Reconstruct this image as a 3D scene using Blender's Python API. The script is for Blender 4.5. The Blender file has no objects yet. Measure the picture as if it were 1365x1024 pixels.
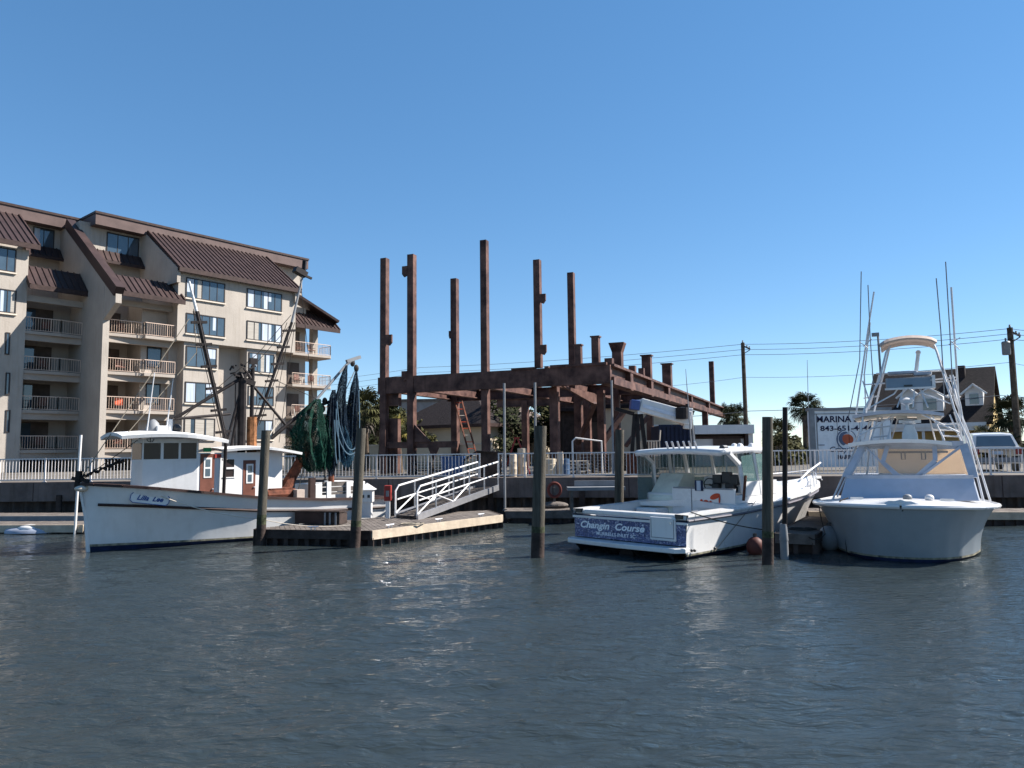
import bpy, bmesh, math, random
import numpy as np
from mathutils import Vector, Matrix
random.seed(7)
R = math.radians
SC = bpy.context.scene
COL = SC.collection

# ------------------------------------------------------------------ camera
CAM_H, FPX, PITCH, ROLL = 2.75, 986.0, math.atan(88/986), R(0.67)
cx_, cy_ = 682.5, 512.0
_f = Vector((0, math.cos(PITCH), math.sin(PITCH)))
_r0 = Vector((1, 0, 0)); _u0 = _r0.cross(_f)
_r = (_r0*math.cos(ROLL) - _u0*math.sin(ROLL)).normalized()
_u = _r.cross(_f)
CAM = Vector((0, 0, CAM_H))
cam = bpy.data.objects.new('camera', bpy.data.cameras.new('camera'))
COL.objects.link(cam)
cam.matrix_world = Matrix(((_r.x, _u.x, -_f.x, 0), (_r.y, _u.y, -_f.y, 0), (_r.z, _u.z, -_f.z, CAM_H), (0, 0, 0, 1)))
cam.data.sensor_width = 36.0
cam.data.lens = 36.0*FPX/1365.0
cam.data.clip_end = 3000
SC.camera = cam

# ------------------------------------------------------------------ light
SUN_AZ = (0.973, 0.231); SUN_EL = R(41)
world = bpy.data.worlds.new('World'); SC.world = world; world.use_nodes = True
nt = world.node_tree
for n in list(nt.nodes): nt.nodes.remove(n)
wo = nt.nodes.new('ShaderNodeOutputWorld'); bg = nt.nodes.new('ShaderNodeBackground')
sky = nt.nodes.new('ShaderNodeTexSky'); sky.sky_type = 'NISHITA'; sky.sun_disc = False
sky.sun_elevation = SUN_EL
sky.sun_rotation = math.atan2(SUN_AZ[0], SUN_AZ[1])
sky.air_density = 0.8; sky.dust_density = 0.0; sky.ozone_density = 3.0; sky.altitude = 600
bg.inputs['Strength'].default_value = 0.116
hs = nt.nodes.new('ShaderNodeHueSaturation'); hs.inputs['Saturation'].default_value = 1.45
gm_ = nt.nodes.new('ShaderNodeGamma'); gm_.inputs['Gamma'].default_value = 0.65
nt.links.new(sky.outputs[0], gm_.inputs['Color']); nt.links.new(gm_.outputs[0], hs.inputs['Color']); nt.links.new(hs.outputs[0], bg.inputs['Color']); nt.links.new(bg.outputs[0], wo.inputs['Surface'])
sun = bpy.data.objects.new('sun', bpy.data.lights.new('sun', 'SUN')); COL.objects.link(sun)
sun.data.energy = 5.0; sun.data.angle = R(0.5); sun.data.color = (1.0, 0.95, 0.88)
sdir = Vector((SUN_AZ[0]*math.cos(SUN_EL), SUN_AZ[1]*math.cos(SUN_EL), math.sin(SUN_EL)))
sun.rotation_euler = sdir.to_track_quat('Z', 'Y').to_euler()
sun.location = (40, 10, 40)
vs = SC.view_settings
vs.view_transform = 'Standard'; vs.look = 'None'; vs.exposure = 1.4; vs.gamma = 1.0

# ------------------------------------------------------------------ photo geometry -> world points
def ray(px, py): return _r*((px-cx_)/FPX) + _u*((cy_-py)/FPX) + _f
def P(px, py, Y):
    d = ray(px, py); return CAM + d*(Y/d.y)
def G(px, py, z=0.0):
    d = ray(px, py); return CAM + d*((z-CAM_H)/d.z)
def PL(px, py, o, n):
    d = ray(px, py); return CAM + d*(n.dot(o-CAM)/n.dot(d))
def proj(p):
    q = Vector(p)-CAM; w = q.dot(_f); return (cx_+FPX*q.dot(_r)/w, cy_-FPX*q.dot(_u)/w)

class Frame:
    """local (a,b,z) axes on the ground plane"""
    def __init__(s, o, a, b): s.o = Vector(o); s.a = Vector((a[0], a[1], 0)).normalized(); s.b = Vector((b[0], b[1], 0)).normalized()
    def __call__(s, p): return s.o + s.a*p[0] + s.b*p[1] + Vector((0, 0, p[2]))
    def hit(s, px, py, b):            # pixel on the vertical plane at offset b -> (a, z)
        w = PL(px, py, s.o + s.b*b, s.b) - s.o
        return w.dot(s.a), w.z
    def hita(s, px, py, a):           # pixel on the plane at offset a -> (b, z)
        w = PL(px, py, s.o + s.a*a, s.a) - s.o
        return w.dot(s.b), w.z

# ------------------------------------------------------------------ materials
def mat(name, col, rough=0.6, metal=0.0, var=0.12, scale=3.0, bump=0.0, bscale=None, spec=0.5, col2=None, stretch=(1, 1, 1), coat=0.0, streak=0.0):
    m = bpy.data.materials.new(name); m.use_nodes = True
    t = m.node_tree; b = t.nodes['Principled BSDF']
    b.inputs['Roughness'].default_value = rough; b.inputs['Metallic'].default_value = metal
    if rough >= .5 and spec == 0.5: spec = 0.18
    b.inputs['Specular IOR Level'].default_value = spec
    b.inputs['Coat Weight'].default_value = coat
    tc = t.nodes.new('ShaderNodeTexCoord'); mp = t.nodes.new('ShaderNodeMapping')
    mp.inputs['Scale'].default_value = stretch
    t.links.new(tc.outputs['Object'], mp.inputs['Vector'])
    nz = t.nodes.new('ShaderNodeTexNoise'); nz.inputs['Scale'].default_value = scale; nz.inputs['Detail'].default_value = 6; nz.inputs['Roughness'].default_value = 0.6
    t.links.new(mp.outputs[0], nz.inputs['Vector'])
    rp = t.nodes.new('ShaderNodeValToRGB')
    c = col; k = var
    lo = tuple(max(0, x*(1-k*1.6)) for x in c); hi = col2 if col2 else tuple(min(1, x*(1+k)) for x in c)
    rp.color_ramp.elements[0].position = 0.3; rp.color_ramp.elements[1].position = 0.7
    rp.color_ramp.elements[0].color = (*lo, 1); rp.color_ramp.elements[1].color = (*hi, 1)
    t.links.new(nz.outputs['Fac'], rp.inputs['Fac'])
    out = rp.outputs['Color']
    if streak > 0:
        m2 = t.nodes.new('ShaderNodeMapping'); m2.inputs['Scale'].default_value = (4.0, 4.0, 0.35)
        t.links.new(tc.outputs['Object'], m2.inputs['Vector'])
        n2 = t.nodes.new('ShaderNodeTexNoise'); n2.inputs['Scale'].default_value = 1.6; n2.inputs['Detail'].default_value = 5
        t.links.new(m2.outputs[0], n2.inputs['Vector'])
        r2 = t.nodes.new('ShaderNodeValToRGB'); r2.color_ramp.elements[0].position = 0.52; r2.color_ramp.elements[1].position = 0.75
        r2.color_ramp.elements[0].color = (0, 0, 0, 1); r2.color_ramp.elements[1].color = (streak, streak, streak, 1)
        t.links.new(n2.outputs['Fac'], r2.inputs['Fac'])
        mx = t.nodes.new('ShaderNodeMix'); mx.data_type = 'RGBA'
        t.links.new(r2.outputs['Color'], mx.inputs['Factor']); t.links.new(out, mx.inputs[6])
        mx.inputs[7].default_value = (c[0]*0.42, c[1]*0.36, c[2]*0.28, 1)
        out = mx.outputs[2]
    t.links.new(out, b.inputs['Base Color'])
    # roughness variation
    mr = t.nodes.new('ShaderNodeMapRange'); mr.inputs[3].default_value = max(0.02, rough*0.85); mr.inputs[4].default_value = min(1, rough*1.15)
    t.links.new(nz.outputs['Fac'], mr.inputs[0]); t.links.new(mr.outputs[0], b.inputs['Roughness'])
    if bump > 0:
        nb = t.nodes.new('ShaderNodeTexNoise'); nb.inputs['Scale'].default_value = bscale or scale*6; nb.inputs['Detail'].default_value = 4
        t.links.new(mp.outputs[0], nb.inputs['Vector'])
        bp = t.nodes.new('ShaderNodeBump'); bp.inputs['Strength'].default_value = bump; bp.inputs['Distance'].default_value = 0.05
        t.links.new(nb.outputs['Fac'], bp.inputs['Height']); t.links.new(bp.outputs[0], b.inputs['Normal'])
    return m

def glass(name, col, rough=0.05, alpha=1.0, trans=0.0, spec=0.8):
    m = mat(name, col, rough, 0, 0.15, 0.8, spec=spec)
    b = m.node_tree.nodes['Principled BSDF']
    b.inputs['Alpha'].default_value = alpha; b.inputs['Transmission Weight'].default_value = trans
    return m

M = {}
M['stucco'] = mat('stucco', (0.36, 0.32, 0.28), 0.9, var=0.08, scale=0.5, bump=0.25, bscale=14, streak=0.22)
M['stucco_in'] = mat('stucco_balcony', (0.34, 0.295, 0.255), 0.9, var=0.08, scale=0.7, bump=0.2, bscale=14)
M['roof_metal'] = mat('brown_roof_metal', (0.052, 0.034, 0.032), 0.5, 0.2, var=0.16, scale=1.2)
M['fascia'] = mat('brown_fascia', (0.105, 0.072, 0.066), 0.55, 0.1, var=0.14, scale=1.0)
M['win_frame'] = mat('dark_window_frame', (0.035, 0.03, 0.03), 0.5)
M['win_sill'] = mat('cream_trim', (0.55, 0.48, 0.40), 0.7)
M['pane'] = glass('window_glass', (0.05, 0.075, 0.10), 0.03)
M['pane'].node_tree.nodes['Principled BSDF'].inputs['Specular IOR Level'].default_value = 1.0
M['curtain'] = mat('curtain', (0.42, 0.47, 0.54), 0.8, var=0.15, scale=9, stretch=(1, 1, 0.05))
M['blind'] = mat('beige_blind', (0.36, 0.33, 0.29), 0.8, var=0.15, scale=9, stretch=(0.05, 0.05, 1))
M['bal_rail'] = mat('beige_railing', (0.55, 0.42, 0.34), 0.5, var=0.08)
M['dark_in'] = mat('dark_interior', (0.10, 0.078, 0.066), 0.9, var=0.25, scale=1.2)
M['white_rail'] = mat('white_railing', (0.55, 0.52, 0.51), 0.45, var=0.08, scale=6)
M['concrete'] = mat('seawall_concrete', (0.135, 0.108, 0.098), 0.85, var=0.22, scale=1.2, bump=0.35, streak=0.5)
M['sheet'] = mat('sheet_piling', (0.075, 0.058, 0.05), 0.75, var=0.35, scale=1.5, bump=0.3, streak=0.6)
M['asphalt'] = mat('ground_asphalt', (0.11, 0.10, 0.088), 0.9, var=0.25, scale=0.3, bump=0.3)
M['rust'] = mat('red_oxide_steel', (0.05, 0.021, 0.019), 0.6, 0.0, var=0.3, scale=1.6, bump=0.15, col2=(0.145, 0.078, 0.062), streak=0.35)
M['white'] = mat('white_gelcoat', (0.62, 0.61, 0.60), 0.28, var=0.05, scale=1.0, coat=0.3, streak=0.1)
M['scum'] = mat('waterline_scum', (0.24, 0.22, 0.16), 0.8, var=0.5, scale=5, stretch=(1, 1, .3))
M['algae'] = mat('algae_band', (0.05, 0.055, 0.03), 0.85, var=0.6, scale=9, bump=0.5)
M['white_paint'] = mat('white_paint', (0.63, 0.62, 0.61), 0.55, var=0.05, scale=1.5, bump=0.04, bscale=9, streak=0.12)
M['navy_boot'] = mat('navy_bottom_paint', (0.012, 0.02, 0.055), 0.6, var=0.3)
M['dark_trim'] = mat('dark_brown_trim', (0.045, 0.027, 0.024), 0.55, var=0.25, scale=4)
M['door'] = mat('brown_door', (0.15, 0.06, 0.042), 0.5, var=0.2, scale=3)
M['steel_dark'] = mat('dark_rigging', (0.022, 0.018, 0.018), 0.55, 0.3, var=0.3, scale=5)
M['rusty'] = mat('rusty_steel', (0.12, 0.042, 0.025), 0.8, var=0.5, scale=4, bump=0.25)
M['rust_orange'] = mat('rusty_exhaust', (0.24, 0.105, 0.045), 0.85, var=0.5, scale=5, bump=0.2)
M['alum'] = mat('aluminium', (0.5, 0.5, 0.52), 0.33, 0.75, var=0.08, scale=5)
M['pipe_white'] = mat('white_powdercoat_pipe', (0.6, 0.585, 0.58), 0.35, 0.1, var=0.06)
M['wood_grey'] = mat('weathered_deck', (0.12, 0.103, 0.092), 0.85, var=0.3, scale=3, stretch=(1, 1, 1), bump=0.3)
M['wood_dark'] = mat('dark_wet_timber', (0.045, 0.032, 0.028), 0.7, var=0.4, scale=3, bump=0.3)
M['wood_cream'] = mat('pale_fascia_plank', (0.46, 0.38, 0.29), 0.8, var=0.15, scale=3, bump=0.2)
M['rope'] = mat('rope', (0.22, 0.19, 0.15), 0.9)
M['wire_grey'] = mat('wire_grey', (0.13, 0.14, 0.16), 0.7)
M['rope_dark'] = mat('dark_line', (0.03, 0.026, 0.024), 0.9)
M['black'] = mat('black_plastic', (0.02, 0.02, 0.022), 0.45)
M['grey'] = mat('grey_plastic', (0.2, 0.205, 0.215), 0.5)
M['red'] = mat('red_paint', (0.26, 0.035, 0.028), 0.5)
M['orange'] = mat('orange_vinyl', (0.55, 0.075, 0.03), 0.6)
M['tan'] = mat('tan_canvas', (0.42, 0.34, 0.29), 0.85, var=0.1)
M['cream'] = mat('cream_wall', (0.52, 0.44, 0.33), 0.9, var=0.06, scale=0.8, bump=0.15)
M['yellow'] = mat('yellow_siding', (0.54, 0.39, 0.17), 0.8, var=0.06)
M['shingle'] = mat('dark_shingle', (0.028, 0.021, 0.021), 0.9, var=0.45, scale=6, bump=0.5, stretch=(1, 1, 3))
M['shingle_lt'] = mat('weathered_shake', (0.13, 0.10, 0.085), 0.9, var=0.6, scale=7, bump=0.6, stretch=(1, 1, 3))

# ------------------------------------------------------------------ mesh builder
class MB:
    def __init__(s, xf=None): s.v = []; s.f = []; s.xf = xf
    def add(s, vs, fs):
        k = len(s.v)
        s.v += [Vector(s.xf(v)) if s.xf else Vector(v) for v in vs]
        s.f += [tuple(i+k for i in f) for f in fs]; return s
    def box(s, c, d):
        x, y, z = c; a, b, h = d[0]/2, d[1]/2, d[2]/2
        v = [(x+i*a, y+j*b, z+k*h) for k in (-1, 1) for j in (-1, 1) for i in (-1, 1)]
        return s.add(v, [(0, 2, 3, 1), (4, 5, 7, 6), (0, 1, 5, 4), (2, 6, 7, 3), (0, 4, 6, 2), (1, 3, 7, 5)])
    def bx(s, a0, a1, b0, b1, z0, z1): return s.box(((a0+a1)/2, (b0+b1)/2, (z0+z1)/2), (abs(a1-a0), abs(b1-b0), abs(z1-z0)))
    def bar(s, p0, p1, w, h, up=(0, 0, 1)):
        if s.xf: p0, p1 = s.xf(p0), s.xf(p1)
        p0, p1 = Vector(p0), Vector(p1); d = (p1-p0).normalized(); up = Vector(up)
        if abs(d.dot(up)) > 0.98: up = Vector((1, 0, 0)) if abs(d.x) < 0.9 else Vector((0, 1, 0))
        sx = d.cross(up).normalized()*(w/2); sy = sx.cross(d).normalized()*(h/2)
        v = [p+i*sx+j*sy for p in (p0, p1) for (i, j) in ((-1, -1), (1, -1), (1, 1), (-1, 1))]
        x = s.xf; s.xf = None
        s.add(v, [(0, 1, 2, 3), (7, 6, 5, 4), (0, 4, 5, 1), (1, 5, 6, 2), (2, 6, 7, 3), (3, 7, 4, 0)]); s.xf = x; return s
    def tube(s, pts, r, n=8, closed=False):
        if s.xf: pts = [s.xf(p) for p in pts]
        pts = [Vector(p) for p in pts]; N = len(pts)
        rr = r if isinstance(r, (list, tuple)) else [r]*N
        v = []; f = []; prev = None
        for i, p in enumerate(pts):
            a = pts[i-1] if i else p; b = pts[i+1] if i < N-1 else p
            d = (b-a).normalized()
            if prev is None:
                t = Vector((0, 0, 1)) if abs(d.z) < 0.9 else Vector((1, 0, 0))
                u = d.cross(t).normalized()
            else:
                u = (prev - d*prev.dot(d))
                u = u.normalized() if u.length > 1e-6 else d.orthogonal().normalized()
            prev = u; w = d.cross(u)
            for k in range(n):
                an = 2*math.pi*k/n; v.append(p + (u*math.cos(an)+w*math.sin(an))*rr[i])
        for i in range(N-1):
            for k in range(n):
                k2 = (k+1) % n; f.append((i*n+k, i*n+k2, (i+1)*n+k2, (i+1)*n+k))
        f.append(tuple(range(n-1, -1, -1))); f.append(tuple((N-1)*n+k for k in range(n)))
        x = s.xf; s.xf = None; s.add(v, f); s.xf = x; return s
    def prism(s, poly, vec):
        n = len(poly); vec = Vector(vec)
        a = [Vector(p) for p in poly]; b = [p+vec for p in a]
        return s.add(a+b, [tuple(range(n-1, -1, -1)), tuple(range(n, 2*n))] + [(i, (i+1) % n, n+(i+1) % n, n+i) for i in range(n)])
    def slab(s, poly, t):             # polygon thickened along its own normal
        a = [Vector(p) for p in poly]; nrm = (a[1]-a[0]).cross(a[2]-a[0]).normalized()
        return s.prism(a, nrm*t)
    def grid(s, rows, flip=False, closed=False):
        n = len(rows[0]); v = [p for r in rows for p in r]; f = []
        for i in range(len(rows)-1):
            for j in range(n if closed else n-1):
                q = (i*n+j, i*n+(j+1) % n, (i+1)*n+(j+1) % n, (i+1)*n+j)
                f.append(q[::-1] if flip else q)
        return s.add(v, f)
    def sphere(s, c, r, nu=14, nv=8, sc=(1, 1, 1)):
        rows = []
        for i in range(nv+1):
            th = math.pi*i/nv
            rows.append([(c[0]+r*sc[0]*math.sin(th)*math.cos(2*math.pi*k/nu), c[1]+r*sc[1]*math.sin(th)*math.sin(2*math.pi*k/nu), c[2]-r*sc[2]*math.cos(th)) for k in range(nu)])
        return s.grid(rows, closed=True)
    def lathe(s, c, prof, n=14):
        return s.grid([[(c[0]+r*math.cos(2*math.pi*k/n), c[1]+r*math.sin(2*math.pi*k/n), c[2]+z) for k in range(n)] for r, z in prof], closed=True)
    def build(s, name, m, parent=None, smooth=False, bevel=0.0, solid=0.0):
        me = bpy.data.meshes.new(name)
        off = wloc(parent) if parent else Vector((0, 0, 0))
        if not parent and s.v:
            lo = Vector((min(v.x for v in s.v), min(v.y for v in s.v), min(v.z for v in s.v))); hi = Vector((max(v.x for v in s.v), max(v.y for v in s.v), max(v.z for v in s.v)))
            off = Vector(((lo.x+hi.x)/2, (lo.y+hi.y)/2, lo.z))
        me.from_pydata([v-off for v in s.v], [], s.f)
        bm = bmesh.new(); bm.from_mesh(me); bmesh.ops.recalc_face_normals(bm, faces=bm.faces); bm.to_mesh(me); bm.free()
        if isinstance(m, (list, tuple)): [me.materials.append(x) for x in m]
        else: me.materials.append(m)
        if smooth: me.polygons.foreach_set('use_smooth', [True]*len(me.polygons))
        o = bpy.data.objects.new(name, me); COL.objects.link(o)
        if parent: o.parent = parent
        else: o.location = off
        if bevel:
            md = o.modifiers.new('bevel', 'BEVEL'); md.width = bevel; md.segments = 2; md.limit_method = 'ANGLE'; md.angle_limit = R(40)
        if solid:
            md = o.modifiers.new('solid', 'SOLIDIFY'); md.thickness = solid; md.offset = 0
        if smooth:
            try: me.set_sharp_from_angle(angle=R(38))
            except Exception: pass
        return o

def wloc(o):
    v = Vector((0, 0, 0))
    while o: v += o.location; o = o.parent
    return v
def tag(o, label=None, cat=None, group=None, kind=None):
    if label: o['label'] = label
    if cat: o['category'] = cat
    if group: o['group'] = group
    if kind: o['kind'] = kind
    return o
def thing(name, label, cat, loc=(0, 0, 0), group=None):
    o = bpy.data.objects.new(name, None); COL.objects.link(o); o.location = loc; o.empty_display_size = 0.3
    return tag(o, label, cat, group)
def dup(o, loc=None, rz=None, label=None, parent=None):
    c = o.copy(); COL.objects.link(c)
    if parent: c.parent = parent
    if loc is not None: c.location = loc
    if rz is not None: c.rotation_euler = (0, 0, rz)
    if label: c['label'] = label
    for ch in list(o.children): dup(ch, parent=c)
    return c

def text_mb(txt, o, ax, ay, size, width=None, shear=0.0, bold=0.0, depth=0.004):
    """lettering as mesh: baseline start o, ax along, ay up"""
    cu = bpy.data.curves.new('lettering', 'FONT'); cu.body = txt; cu.size = 1.0; cu.shear = shear; cu.offset = bold; cu.resolution_u = 3
    ob = bpy.data.objects.new('lettering', cu); COL.objects.link(ob)
    dg = bpy.context.evaluated_depsgraph_get(); me = bpy.data.meshes.new_from_object(ob.evaluated_get(dg))
    vv = [v.co.copy() for v in me.vertices]; ff = [tuple(p.vertices) for p in me.polygons]
    bpy.data.objects.remove(ob); bpy.data.curves.remove(cu); bpy.data.meshes.remove(me)
    x0 = min(v.x for v in vv); x1 = max(v.x for v in vv); sx = (width/(x1-x0)) if width else size
    o = Vector(o); ax = Vector(ax).normalized(); ay = Vector(ay).normalized(); nn = ax.cross(ay)*depth
    mb = MB(); mb.add([o + ax*((v.x-x0)*sx) + ay*(v.y*size) + nn for v in vv], ff)
    return mb
# ================================================================== SETTING
GZ = 1.6
WALL = [(-70, 37.5), (-25, 32.6), (0.5, 31.2), (8.5, 29.6), (14, 28.6), (60, 22.0)]
def wall_y(x):
    for (x0, y0), (x1, y1) in zip(WALL, WALL[1:]):
        if x <= x1: return y0+(y1-y0)*(x-x0)/(x1-x0)
    return WALL[-1][1]
gm = MB()
gm.add([(x, y+0.2, GZ-0.02) for x, y in [(-700, 60)]+WALL+[(700, -5)]] + [(700, 1500, GZ-0.02), (-700, 1500, GZ-0.02)], [tuple(range(10))])
tag(gm.build('ground', M['asphalt']), kind='structure')

# ---- water: one rippled sheet, finer towards the viewer
def make_water():
    rows, cols = 820, 560
    Y = np.exp(np.linspace(math.log(1.2), math.log(45), rows)); U = np.linspace(-1.55, 1.55, cols)
    YY = np.repeat(Y[:, None], cols, 1); XX = YY*U[None, :]
    rng = np.random.default_rng(3)
    Z = np.zeros_like(XX); DXs = YY*(3.1/cols)
    patch = 0.75+0.35*np.sin(XX*0.21+YY*0.13+1)*np.sin(YY*0.17-XX*0.07)
    for i in range(64):
        lam = 0.26*(14 ** rng.random()); k = 2*math.pi/lam
        th = math.pi/2 + 0.16 + rng.normal()*0.36
        slope = 0.021*(0.8+0.5*rng.random())*(1.15 if lam < 0.9 else 0.62)
        att = np.clip((lam/DXs-2.6)/3.0, 0, 1)
        ph = rng.random()*6.28
        wob = 0.6*np.sin(XX*0.5+YY*0.31+ph)
        s_ = np.sin(k*(XX*math.cos(th)+YY*math.sin(th))+ph+wob)
        Z += att*(slope/k)*(s_ + 0.25*np.cos(2*(k*(XX*math.cos(th)+YY*math.sin(th))+ph+wob)))*patch
    me = bpy.data.meshes.new('water')
    n = rows*cols; me.vertices.add(n)
    me.vertices.foreach_set('co', np.stack([XX, YY, Z], -1).astype(np.float32).ravel())
    ii = np.arange(rows-1)[:, None]*cols+np.arange(cols-1)[None, :]; ii = ii.ravel()
    q = np.stack([ii, ii+1, ii+cols+1, ii+cols], -1).astype(np.int32); nf = len(q)
    me.loops.add(nf*4); me.loops.foreach_set('vertex_index', q.ravel())
    me.polygons.add(nf); me.polygons.foreach_set('loop_start', np.arange(nf, dtype=np.int32)*4)
    me.polygons.foreach_set('loop_total', np.full(nf, 4, np.int32)); me.polygons.foreach_set('use_smooth', np.ones(nf, bool))
    me.update(); me.validate()
    o = bpy.data.objects.new('water', me); COL.objects.link(o); return o
wm = bpy.data.materials.new('harbour_water'); wm.use_nodes = True
t = wm.node_tree; b = t.nodes['Principled BSDF']
b.inputs['Base Color'].default_value = (0.021, 0.028, 0.030, 1); b.inputs['Roughness'].default_value = 0.025
b.inputs['IOR'].default_value = 1.33; b.inputs['Specular IOR Level'].default_value = 0.5
tc = t.nodes.new('ShaderNodeTexCoord'); mp = t.nodes.new('ShaderNodeMapping'); mp.inputs['Scale'].default_value = (0.75, 2.0, 1); mp.inputs['Rotation'].default_value = (0, 0, 0.25)
t.links.new(tc.outputs['Object'], mp.inputs['Vector'])
n1 = t.nodes.new('ShaderNodeTexNoise'); n1.inputs['Scale'].default_value = 4.6; n1.inputs['Detail'].default_value = 7; n1.inputs['Distortion'].default_value = 0.6
t.links.new(mp.outputs[0], n1.inputs['Vector'])
bp = t.nodes.new('ShaderNodeBump'); bp.inputs['Strength'].default_value = 0.85; bp.inputs['Distance'].default_value = 0.056
t.links.new(n1.outputs['Fac'], bp.inputs['Height']); t.links.new(bp.outputs[0], b.inputs['Normal'])
wat = make_water(); wat.data.materials.append(wm); tag(wat, kind='structure')
wb = MB(); wb.add([(-500, -200, -0.16), (500, -200, -0.16), (500, 70, -0.16), (-500, 70, -0.16)], [(0, 1, 2, 3)])
tag(wb.build('water', wm), kind='structure')

# ---- seawall: concrete cap over ribbed sheet piling
sw = thing('seawall', 'long seawall of weathered concrete cap over dark sheet piling along the harbour', 'seawall', (0, 31.2, 0))
mbc = MB(); mbs = MB()
for (x0, y0), (x1, y1) in zip(WALL, WALL[1:]):
    a = Vector((x0, y0, 0)); bb = Vector((x1, y1, 0)); d = (bb-a).normalized(); nrm = Vector((d.y, -d.x, 0))
    L = (bb-a).length
    mbc.add([a+nrm*.18+Vector((0, 0, .78)), bb+nrm*.18+Vector((0, 0, .78)), bb-nrm*.5+Vector((0, 0, .78)), a-nrm*.5+Vector((0, 0, .78)),
             a+nrm*.18+Vector((0, 0, GZ)), bb+nrm*.18+Vector((0, 0, GZ)), bb-nrm*.5+Vector((0, 0, GZ)), a-nrm*.5+Vector((0, 0, GZ))],
            [(0, 3, 2, 1), (4, 5, 6, 7), (0, 1, 5, 4), (1, 2, 6, 5), (2, 3, 7, 6), (3, 0, 4, 7)])
    n = int(L/0.55); prof = []
    for i in range(n+1):
        s0 = L*i/n
        for ds, o in ((0, 0), (.18, .16), (.36, .16), (.46, 0)):
            prof.append(a+d*min(L, s0+ds)-nrm*(.02+o))
    mbs.grid([[p+Vector((0, 0, -.8)) for p in prof], [p+Vector((0, 0, .79)) for p in prof]])
for (x0, y0), (x1, y1) in zip(WALL, WALL[1:]):
    a = Vector((x0, y0, 0)); bb = Vector((x1, y1, 0)); d = (bb-a).normalized(); nrm = Vector((d.y, -d.x, 0)); L = (bb-a).length
    for i in range(int(L/3.1)):
        p = a+d*(1.2+3.1*i)+nrm*.18
        if p.x < -24 or p.x > 24: continue
        mbj = MB(); mbj.bar(p+Vector((0, 0, .8)), p+Vector((0, 0, GZ-.02)), .035, .012, up=nrm)
        q_ = a+d*(2.4+3.1*i)+nrm*.22; mbj.build('joint', M['dark_trim'], sw); mbj = MB(); mbj.bar(q_+Vector((0, 0, -.1)), q_+Vector((0, 0, 1.05)), .22, .09, up=nrm); mbj.build('fender_timber', M['wood_dark'], sw)
mbc.build('cap', M['concrete'], sw); mbs.build('sheet_piling', M['sheet'], sw)

# ---- railings on the seawall
def railing(x0, x1, label, set_back=0.05, h=1.0, posts=None):
    r = thing('railing', label, 'railing', ((x0+x1)/2, wall_y((x0+x1)/2), GZ), 'white metal railings along the seawall')
    xs = [x0]+[w[0] for w in WALL if x0 < w[0] < x1]+[x1]
    pts = [Vector((x, wall_y(x)+set_back, 0)) for x in xs]
    z = lambda p, h_: p+Vector((0, 0, GZ+h_))
    tr = MB(); br = MB(); bal = MB(); 
    for a, bb in zip(pts, pts[1:]):
        tr.bar(z(a, h), z(bb, h), .055, .05); br.bar(z(a, .1), z(bb, .1), .045, .045)
        L = (bb-a).length; n = max(1, round(L/2.0)); step = L/n
        for i in range(n+1):
            p = a.lerp(bb, i/n)
            if i == n and bb is not pts[-1]: continue
            pm = MB(); pm.bar(z(p, -.12), z(p, h+.03), .06, .06); pm.box((p.x, p.y-.02, GZ+.008), (.14, .12, .016)); pm.build('post', M['white_rail'], r)
            if i < n:
                m = int(step/.14)
                for j in range(1, m):
                    q = a.lerp(bb, (i+j/m)/n); bal.bar(z(q, .12), z(q, h-.02), .022, .022)
    tr.build('top_rail', M['white_rail'], r); br.build('bottom_rail', M['white_rail'], r); bal.build('balusters', M['white_rail'], r)
    return r
railing(-24.5, -8.0, 'white picket railing on the seawall below the apartment block')
railing(-8.0, -1.4, 'white railing stretch behind the hanging nets and the gangway')
railing(-0.6, 9.6, 'white railing stretch below the rusty steel frame, behind the largest piling')
railing(9.6, 26, 'white railing stretch in front of the marina sign and the parked car')
# ================================================================== APARTMENT BLOCK
K = Frame((-24.9, 58, 0), (.634, .773), (.773, -.634))     # a along the facade, b outwards, front plane of right wing b=0
h_ = K.o.y
u0 = (258-cx_)/FPX
K.o = Vector((P(258, 440, 58).x, 58, 0))
condo = thing('apartment_building', 'cream six storey apartment block with brown metal mansard roofs and balconies', 'apartment block', K((0, 0, GZ)))
def at(px, py, b=0): return K.hit(px, py, b)
aL = -40.0
aFinC = at(143, 500, -.3)[0]      # right face of fin column
aFinB = aFinC-.45
aB0 = at(31, 500, -3.8)[0]         # left end of balcony recess B
aD0 = at(236, 440, 0)[0]; aD1 = at(394, 420, 0)[0]
aE1 = aD1+4.6
zTop = at(128, 282, -5.2)[1]; zTopB = zTop-1.0
zOver = at(258, 456, 0)[1]        # underside of the cantilevered upper block
FL = [GZ+i*2.82 for i in range(8)]
# exact floor levels from sill heights in the photograph
zs_row = [at(258, y, 0)[1] for y in (393.5, 441, 490, 537, 585)]
fh = (zs_row[0]-zs_row[4])/4
F6 = zs_row[0]-0.75               # floor level of storey with top lit windows
fl = lambda k: F6 - fh*k
W = MB(K)
BK = -4.0; bA = -3.8; BKB = -6.4
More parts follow.
